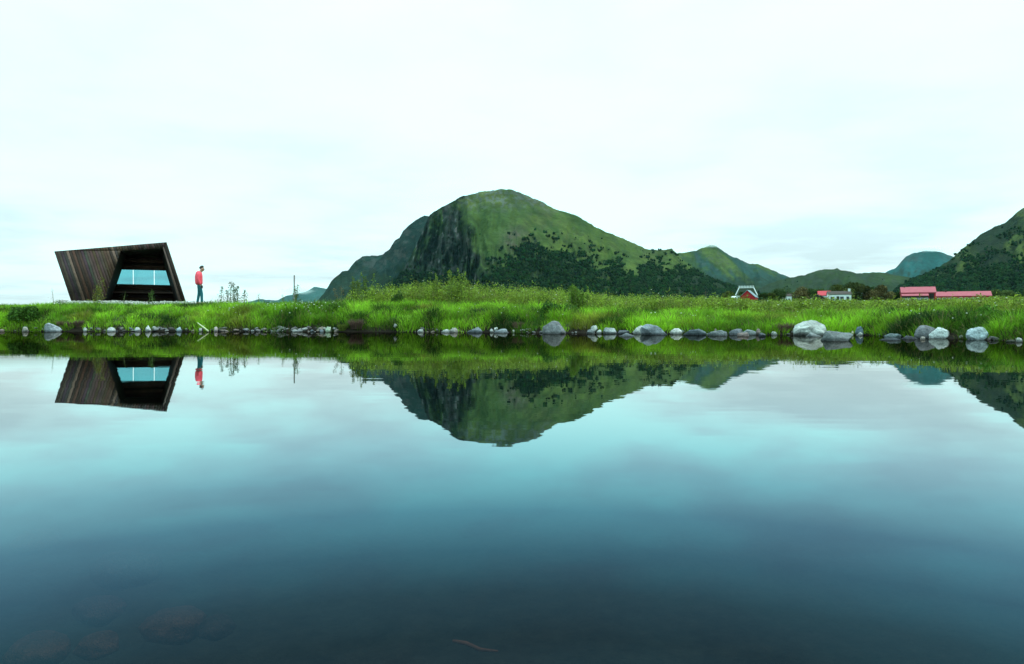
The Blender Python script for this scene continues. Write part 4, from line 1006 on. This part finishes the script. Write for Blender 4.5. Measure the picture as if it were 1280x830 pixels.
walls_gable(b, 14*m, 4.5, hw, top - hw, M['white'], mat_plain('bright_red_roof', (.42, .03, .045), .7, .1, 2), .12); window(b, 1*m, -2.28, hw - 1.4, .8, 1.0)
D = 178; m = D/F
b = build('dark_shed', 'dark gabled shed with a pale door beside the red-roofed house', 'shed', 1023.5, D, 62); zb = b.location.z; hw = zat(373, D) - zb; top = zat(368.9, D) - zb
walls_gable(b, 4.0, 3.6, hw, top - hw, M['darkwall'], M['darkroof'], .12)
bm = bmesh.new(); add_box(bm, (-2.06, .2, 0), (-1.99, 1.2, 2.1)); bm_obj('door', bm, M['white'], b)
# utility pole
def pole(u, y, D, label):
    x = px(u, D); zb = float(ground_z(x, D, False)); r = empty('utility_pole', (x, D, zb)); tag(r, label, 'pole'); h = zat(y, D) - zb
    bm = bmesh.new(); add_tube(bm, [(0, 0, 0), (0, 0, h)], [.14, .10], 8); bm_obj('post', bm, M['wood'], r)
    bm = bmesh.new(); add_box(bm, (-.7, -.05, h - .6), (.7, .05, h - .48)); bm_obj('crossarm', bm, M['wood'], r)
pole(882, 363.5, 190, 'thin utility pole standing in the meadow left of the farm')
pole(1064, 357, 230, 'thin utility pole among the trees behind the white cottage')

# ------------------------------------------------------------------ farm trees
def tree(label, u, ytop, wpx, D, col, seed, group='trees round the farm houses', name='broadleaf_tree', low=.12, n=4200):
    rg = np.random.default_rng(seed); x = px(u, D); zb = float(ground_z(x, D, False)); h = pz(ytop - 1.3, D) - zb; w = wpx / F * D
    root = empty(name, (x, D, zb)); tag(root, label, 'tree', group)
    lobes = 9; lc = np.stack([rg.uniform(-.33, .33, lobes) * w, rg.uniform(-.3, .3, lobes) * w, rg.uniform(.35, .8, lobes) * h], -1); lc[0] = (0, 0, h * .78)
    lr = rg.uniform(.16, .30, lobes) * w; lr[0] = .22*w
    k = rg.integers(0, lobes, n); d = rg.normal(0, 1, (n, 3)); d /= np.linalg.norm(d, axis=1)[:, None]
    P = lc[k] + d * (lr[k] * rg.random(n) ** .4)[:, None] * [1, 1, .85]
    P[:, 0] = np.clip(P[:, 0], -w * .52, w * .52); P[:, 2] = np.clip(P[:, 2], h * low, h * (.99 - .12 * (np.abs(P[:, 0]) / w * 2) ** 2 + .02 * rg.normal(size=n)))
    tone = rg.uniform(.6, 1.5, lobes)[k]; c = np.array(col) * tone[:, None] * rg.uniform(.6, 1.5, (n, 1))
    V, q, cc = diamonds(P, rg.uniform(.25, .55, n), c, 0, .7, rg); np_mesh('crown', V, q, M['crown'], cc, root)
    bm = bmesh.new(); add_tube(bm, [(0, 0, -.2), (.05*w, 0, h*.3), (0, 0, h*.7)], [.28, .2, .06], 8)
    for i in range(1, 6): add_tube(bm, [(.03*w, 0, h*.25), tuple(lc[i] * .6 + np.array([0, 0, h*.12])), tuple(lc[i])], [.12, .08, .03], 6)
    bm_obj('trunk', bm, M['trunk'], root)
OLV = (.075, .092, .026); BRN = (.090, .076, .032); DKG = (.036, .060, .020); LGR = (.075, .11, .035)
tree('small olive tree left of the tiny white shed', 910, 362.8, 16, 210, OLV, 1)
tree('bushy tree between the small red house and the white-edged roof', 933, 361.5, 15, 222, DKG, 2)
tree('first low dark tree right of the small red house', 955, 365, 15, 215, DKG, 3)
tree('second low tree right of the small red house', 966, 364, 14, 230, OLV, 4)
tree('dark spreading tree behind the small white house', 983, 358.5, 34, 330, DKG, 5)
tree('brownish round tree right of the small white house', 1002, 357.5, 32, 230, BRN, 6)
tree('dark tree behind the dark shed', 1019, 360, 22, 240, DKG, 7)
tree('tall dark olive tree behind the bright red roof', 1047, 354.5, 34, 225, OLV, 8)
tree('tallest olive tree behind the white cottage', 1064, 352, 36, 230, (.042, .055, .018), 9)
tree('narrow olive tree right of the tallest one', 1083, 354, 20, 225, (.05, .055, .02), 10)
tree('round brown-green tree nearest the long red farm', 1101, 355, 32, 220, BRN, 11)
tree('pale green hedge-like tree just past the end of the long red barn', 1246, 362.5, 26, 200, LGR, 12)
tree('pale green bushy tree at the end of the hedge', 1263, 362, 20, 202, LGR, 13)
tree('dark tree past the hedge at the right edge of the picture', 1284, 359, 22, 230, DKG, 14)
tree('dark tree between the round brown tree and the tall olive ones', 1092, 356, 24, 260, DKG, 16)
tree('dark broad tree beyond the gap between the small white house and the bright red roof', 1012, 359, 26, 280, DKG, 17)
tree('dark broad tree just right of the low dark pair by the small red house', 972, 361.5, 24, 290, DKG, 18)
tree('wide dark tree rising over the roof of the white cottage', 1054, 355.5, 30, 262, DKG, 19)
tree('dark low tree behind the left end of the long red farm', 1124, 363.5, 22, 250, DKG, 15)

# ------------------------------------------------------------------ haze
HAZE = 1
if HAZE:
    bm = bmesh.new(); add_box(bm, (-11500, -400, -2.2), (11500, 10800, 720)); s = NT('haze_air')
    v = s.n('ShaderNodeVolumePrincipled'); v.inputs['Color'].default_value = (.42, .93, 1.0, 1); v.inputs['Density'].default_value = .000010; v.inputs['Anisotropy'].default_value = .2
    s.l(v.outputs[0], s.out.inputs['Volume']); hz_ = bm_obj('haze', bm, s.m); tag(hz_, kind='stuff'); hz_['label'] = 'thin blue-green haze over the whole valley'; hz_['category'] = 'haze'

# mist hanging on the far peaks: soft-edged volumes
def mist(label, u, y, D, rx, ry, rz, dens, seed):
    bm = bmesh.new(); bmesh.ops.create_icosphere(bm, subdivisions=3, radius=1.0)
    s = NT('peak_mist'); tc = s.n('ShaderNodeTexCoord')
    ln = s.n('ShaderNodeVectorMath', operation='LENGTH'); s.l(tc.outputs['Object'], ln.inputs[0])
    nz = s.noise(2.2, 3, .6, off=(seed, 2, 1))
    f = s.math('SUBTRACT', s.math('ADD', 1.0, s.math('MULTIPLY', s.math('SUBTRACT', nz, .5), 1.6)), s.math('MULTIPLY', ln.outputs['Value'], 1.25))
    d = s.math('MULTIPLY', s.math('MAXIMUM', f, 0.0), dens)
    v = s.n('ShaderNodeVolumePrincipled'); v.inputs['Color'].default_value = (.9, 1, 1, 1); s.l(d, v.inputs['Density']); s.l(v.outputs[0], s.out.inputs['Volume'])
    o = bm_obj('mist', bm, s.m); o.location = pt(u, y, D); o.scale = (rx, ry, rz); tag(o, label, 'cloud', kind='stuff')
mist('mist capping the green pointed mountain', 880, 308, 3900, 130, 200, 18, .012, 1)
mist('mist capping the far blue-green mountain', 1155, 313, 6400, 260, 300, 34, .007, 2)
mist('mist drifting round the distant mountain beyond the stake', 372, 364, 8000, 300, 350, 60, .004, 3)

# ------------------------------------------------------------------ sky, sun, camera
sun_dir = Vector((.55, .10, .83)).normalized()
elev = math.asin(sun_dir.z); azs = math.atan2(sun_dir.x, sun_dir.y)
wd = bpy.data.worlds.new('World'); bpy.context.scene.world = wd; wd.use_nodes = True; t = wd.node_tree; t.nodes.clear()
class WT(NT):
    def __init__(s): s.t = t
s = WT(); out = s.n('ShaderNodeOutputWorld')
sky = s.n('ShaderNodeTexSky', sky_type='NISHITA'); sky.sun_disc = False; sky.sun_elevation = elev; sky.sun_rotation = azs
tc = s.n('ShaderNodeTexCoord'); sp = s.n('ShaderNodeSeparateXYZ'); s.l(tc.outputs['Generated'], sp.inputs[0])
zc = s.math('MAXIMUM', sp.outputs['Z'], 0.0)
den = s.math('ADD', zc, .10)
cx_ = s.math('DIVIDE', sp.outputs['X'], den); cy_ = s.math('DIVIDE', sp.outputs['Y'], den)
cb = s.n('ShaderNodeCombineXYZ'); s.l(cx_, cb.inputs[0]); s.l(cy_, cb.inputs[1])
def wnoise(scale, detail, off):
    mp = s.n('ShaderNodeMapping'); mp.inputs['Location'].default_value = off; s.l(cb.outputs[0], mp.inputs[0])
    nz = s.n('ShaderNodeTexNoise'); nz.inputs['Scale'].default_value = scale; nz.inputs['Detail'].default_value = detail; nz.inputs['Roughness'].default_value = .5
    s.l(mp.outputs[0], nz.inputs['Vector']); return nz.outputs['Fac']
n1 = wnoise(.55, 5, (2.3, 1.7, 0)); n2 = wnoise(1.6, 5, (7, 3, 0))
mixn = s.math('ADD', s.math('MULTIPLY', n1, .7), s.math('MULTIPLY', n2, .3))
cl = s.ramp(mixn, [(.38, (.70, .87, .90)), (.46, (.87, 1.08, 1.10)), (.51, (.95, 1.34, 1.34)), (.60, (1.0, 1.52, 1.50))])
hi_ = s.ramp(mixn, [(.40, (.84, 1.12, 1.18)), (.48, (.92, 1.36, 1.38)), (.57, (.97, 1.68, 1.62))])
_low = cl; cl = s.mix(s.ramp(zc, [(.07, 0), (.17, 1)]), _low, hi_)
lift = s.ramp(zc, [(0, .97), (.35, 1.0), (.52, 1.2), (1.0, 2.4)])
m1 = s.n('ShaderNodeVectorMath', operation='MULTIPLY'); s.l(cl, m1.inputs[0]); s.l(lift, m1.inputs[1])
bg1 = s.n('ShaderNodeBackground'); s.l(m1.outputs[0], bg1.inputs[0]); bg1.inputs[1].default_value = 1.05
bg2 = s.n('ShaderNodeBackground'); s.l(sky.outputs[0], bg2.inputs[0]); bg2.inputs[1].default_value = .08
mx = s.n('ShaderNodeMixShader'); mx.inputs[0].default_value = .93; s.l(bg2.outputs[0], mx.inputs[1]); s.l(bg1.outputs[0], mx.inputs[2]); s.l(mx.outputs[0], out.inputs[0])

ld = bpy.data.lights.new('sun', 'SUN'); ld.energy = 1.5; ld.angle = R(12); ld.color = (1, .97, .9)
lo_ = bpy.data.objects.new('sun', ld); C.objects.link(lo_); lo_.rotation_euler = sun_dir.to_track_quat('Z', 'Y').to_euler()
cam = bpy.data.cameras.new('camera'); co = bpy.data.objects.new('camera', cam); C.objects.link(co)
co.location = (0, 0, EYE); co.rotation_euler = (R(90), 0, 0); cam.sensor_width = 36; cam.lens = 36 * F / 1280; cam.shift_y = -18 / 1280
cam.clip_start = .05; cam.clip_end = 40000
sc = bpy.context.scene; sc.camera = co
sc.render.engine = 'CYCLES'; sc.view_settings.view_transform = 'Standard'; sc.view_settings.look = 'None'; sc.view_settings.exposure = 0; sc.view_settings.gamma = 1
cy = sc.cycles; cy.max_bounces = 6; cy.diffuse_bounces = 2; cy.glossy_bounces = 3; cy.transmission_bounces = 3; cy.volume_bounces = 1; cy.transparent_max_bounces = 8
cy.use_denoising = True; cy.caustics_reflective = False; cy.caustics_refractive = False; cy.sample_clamp_indirect = 4
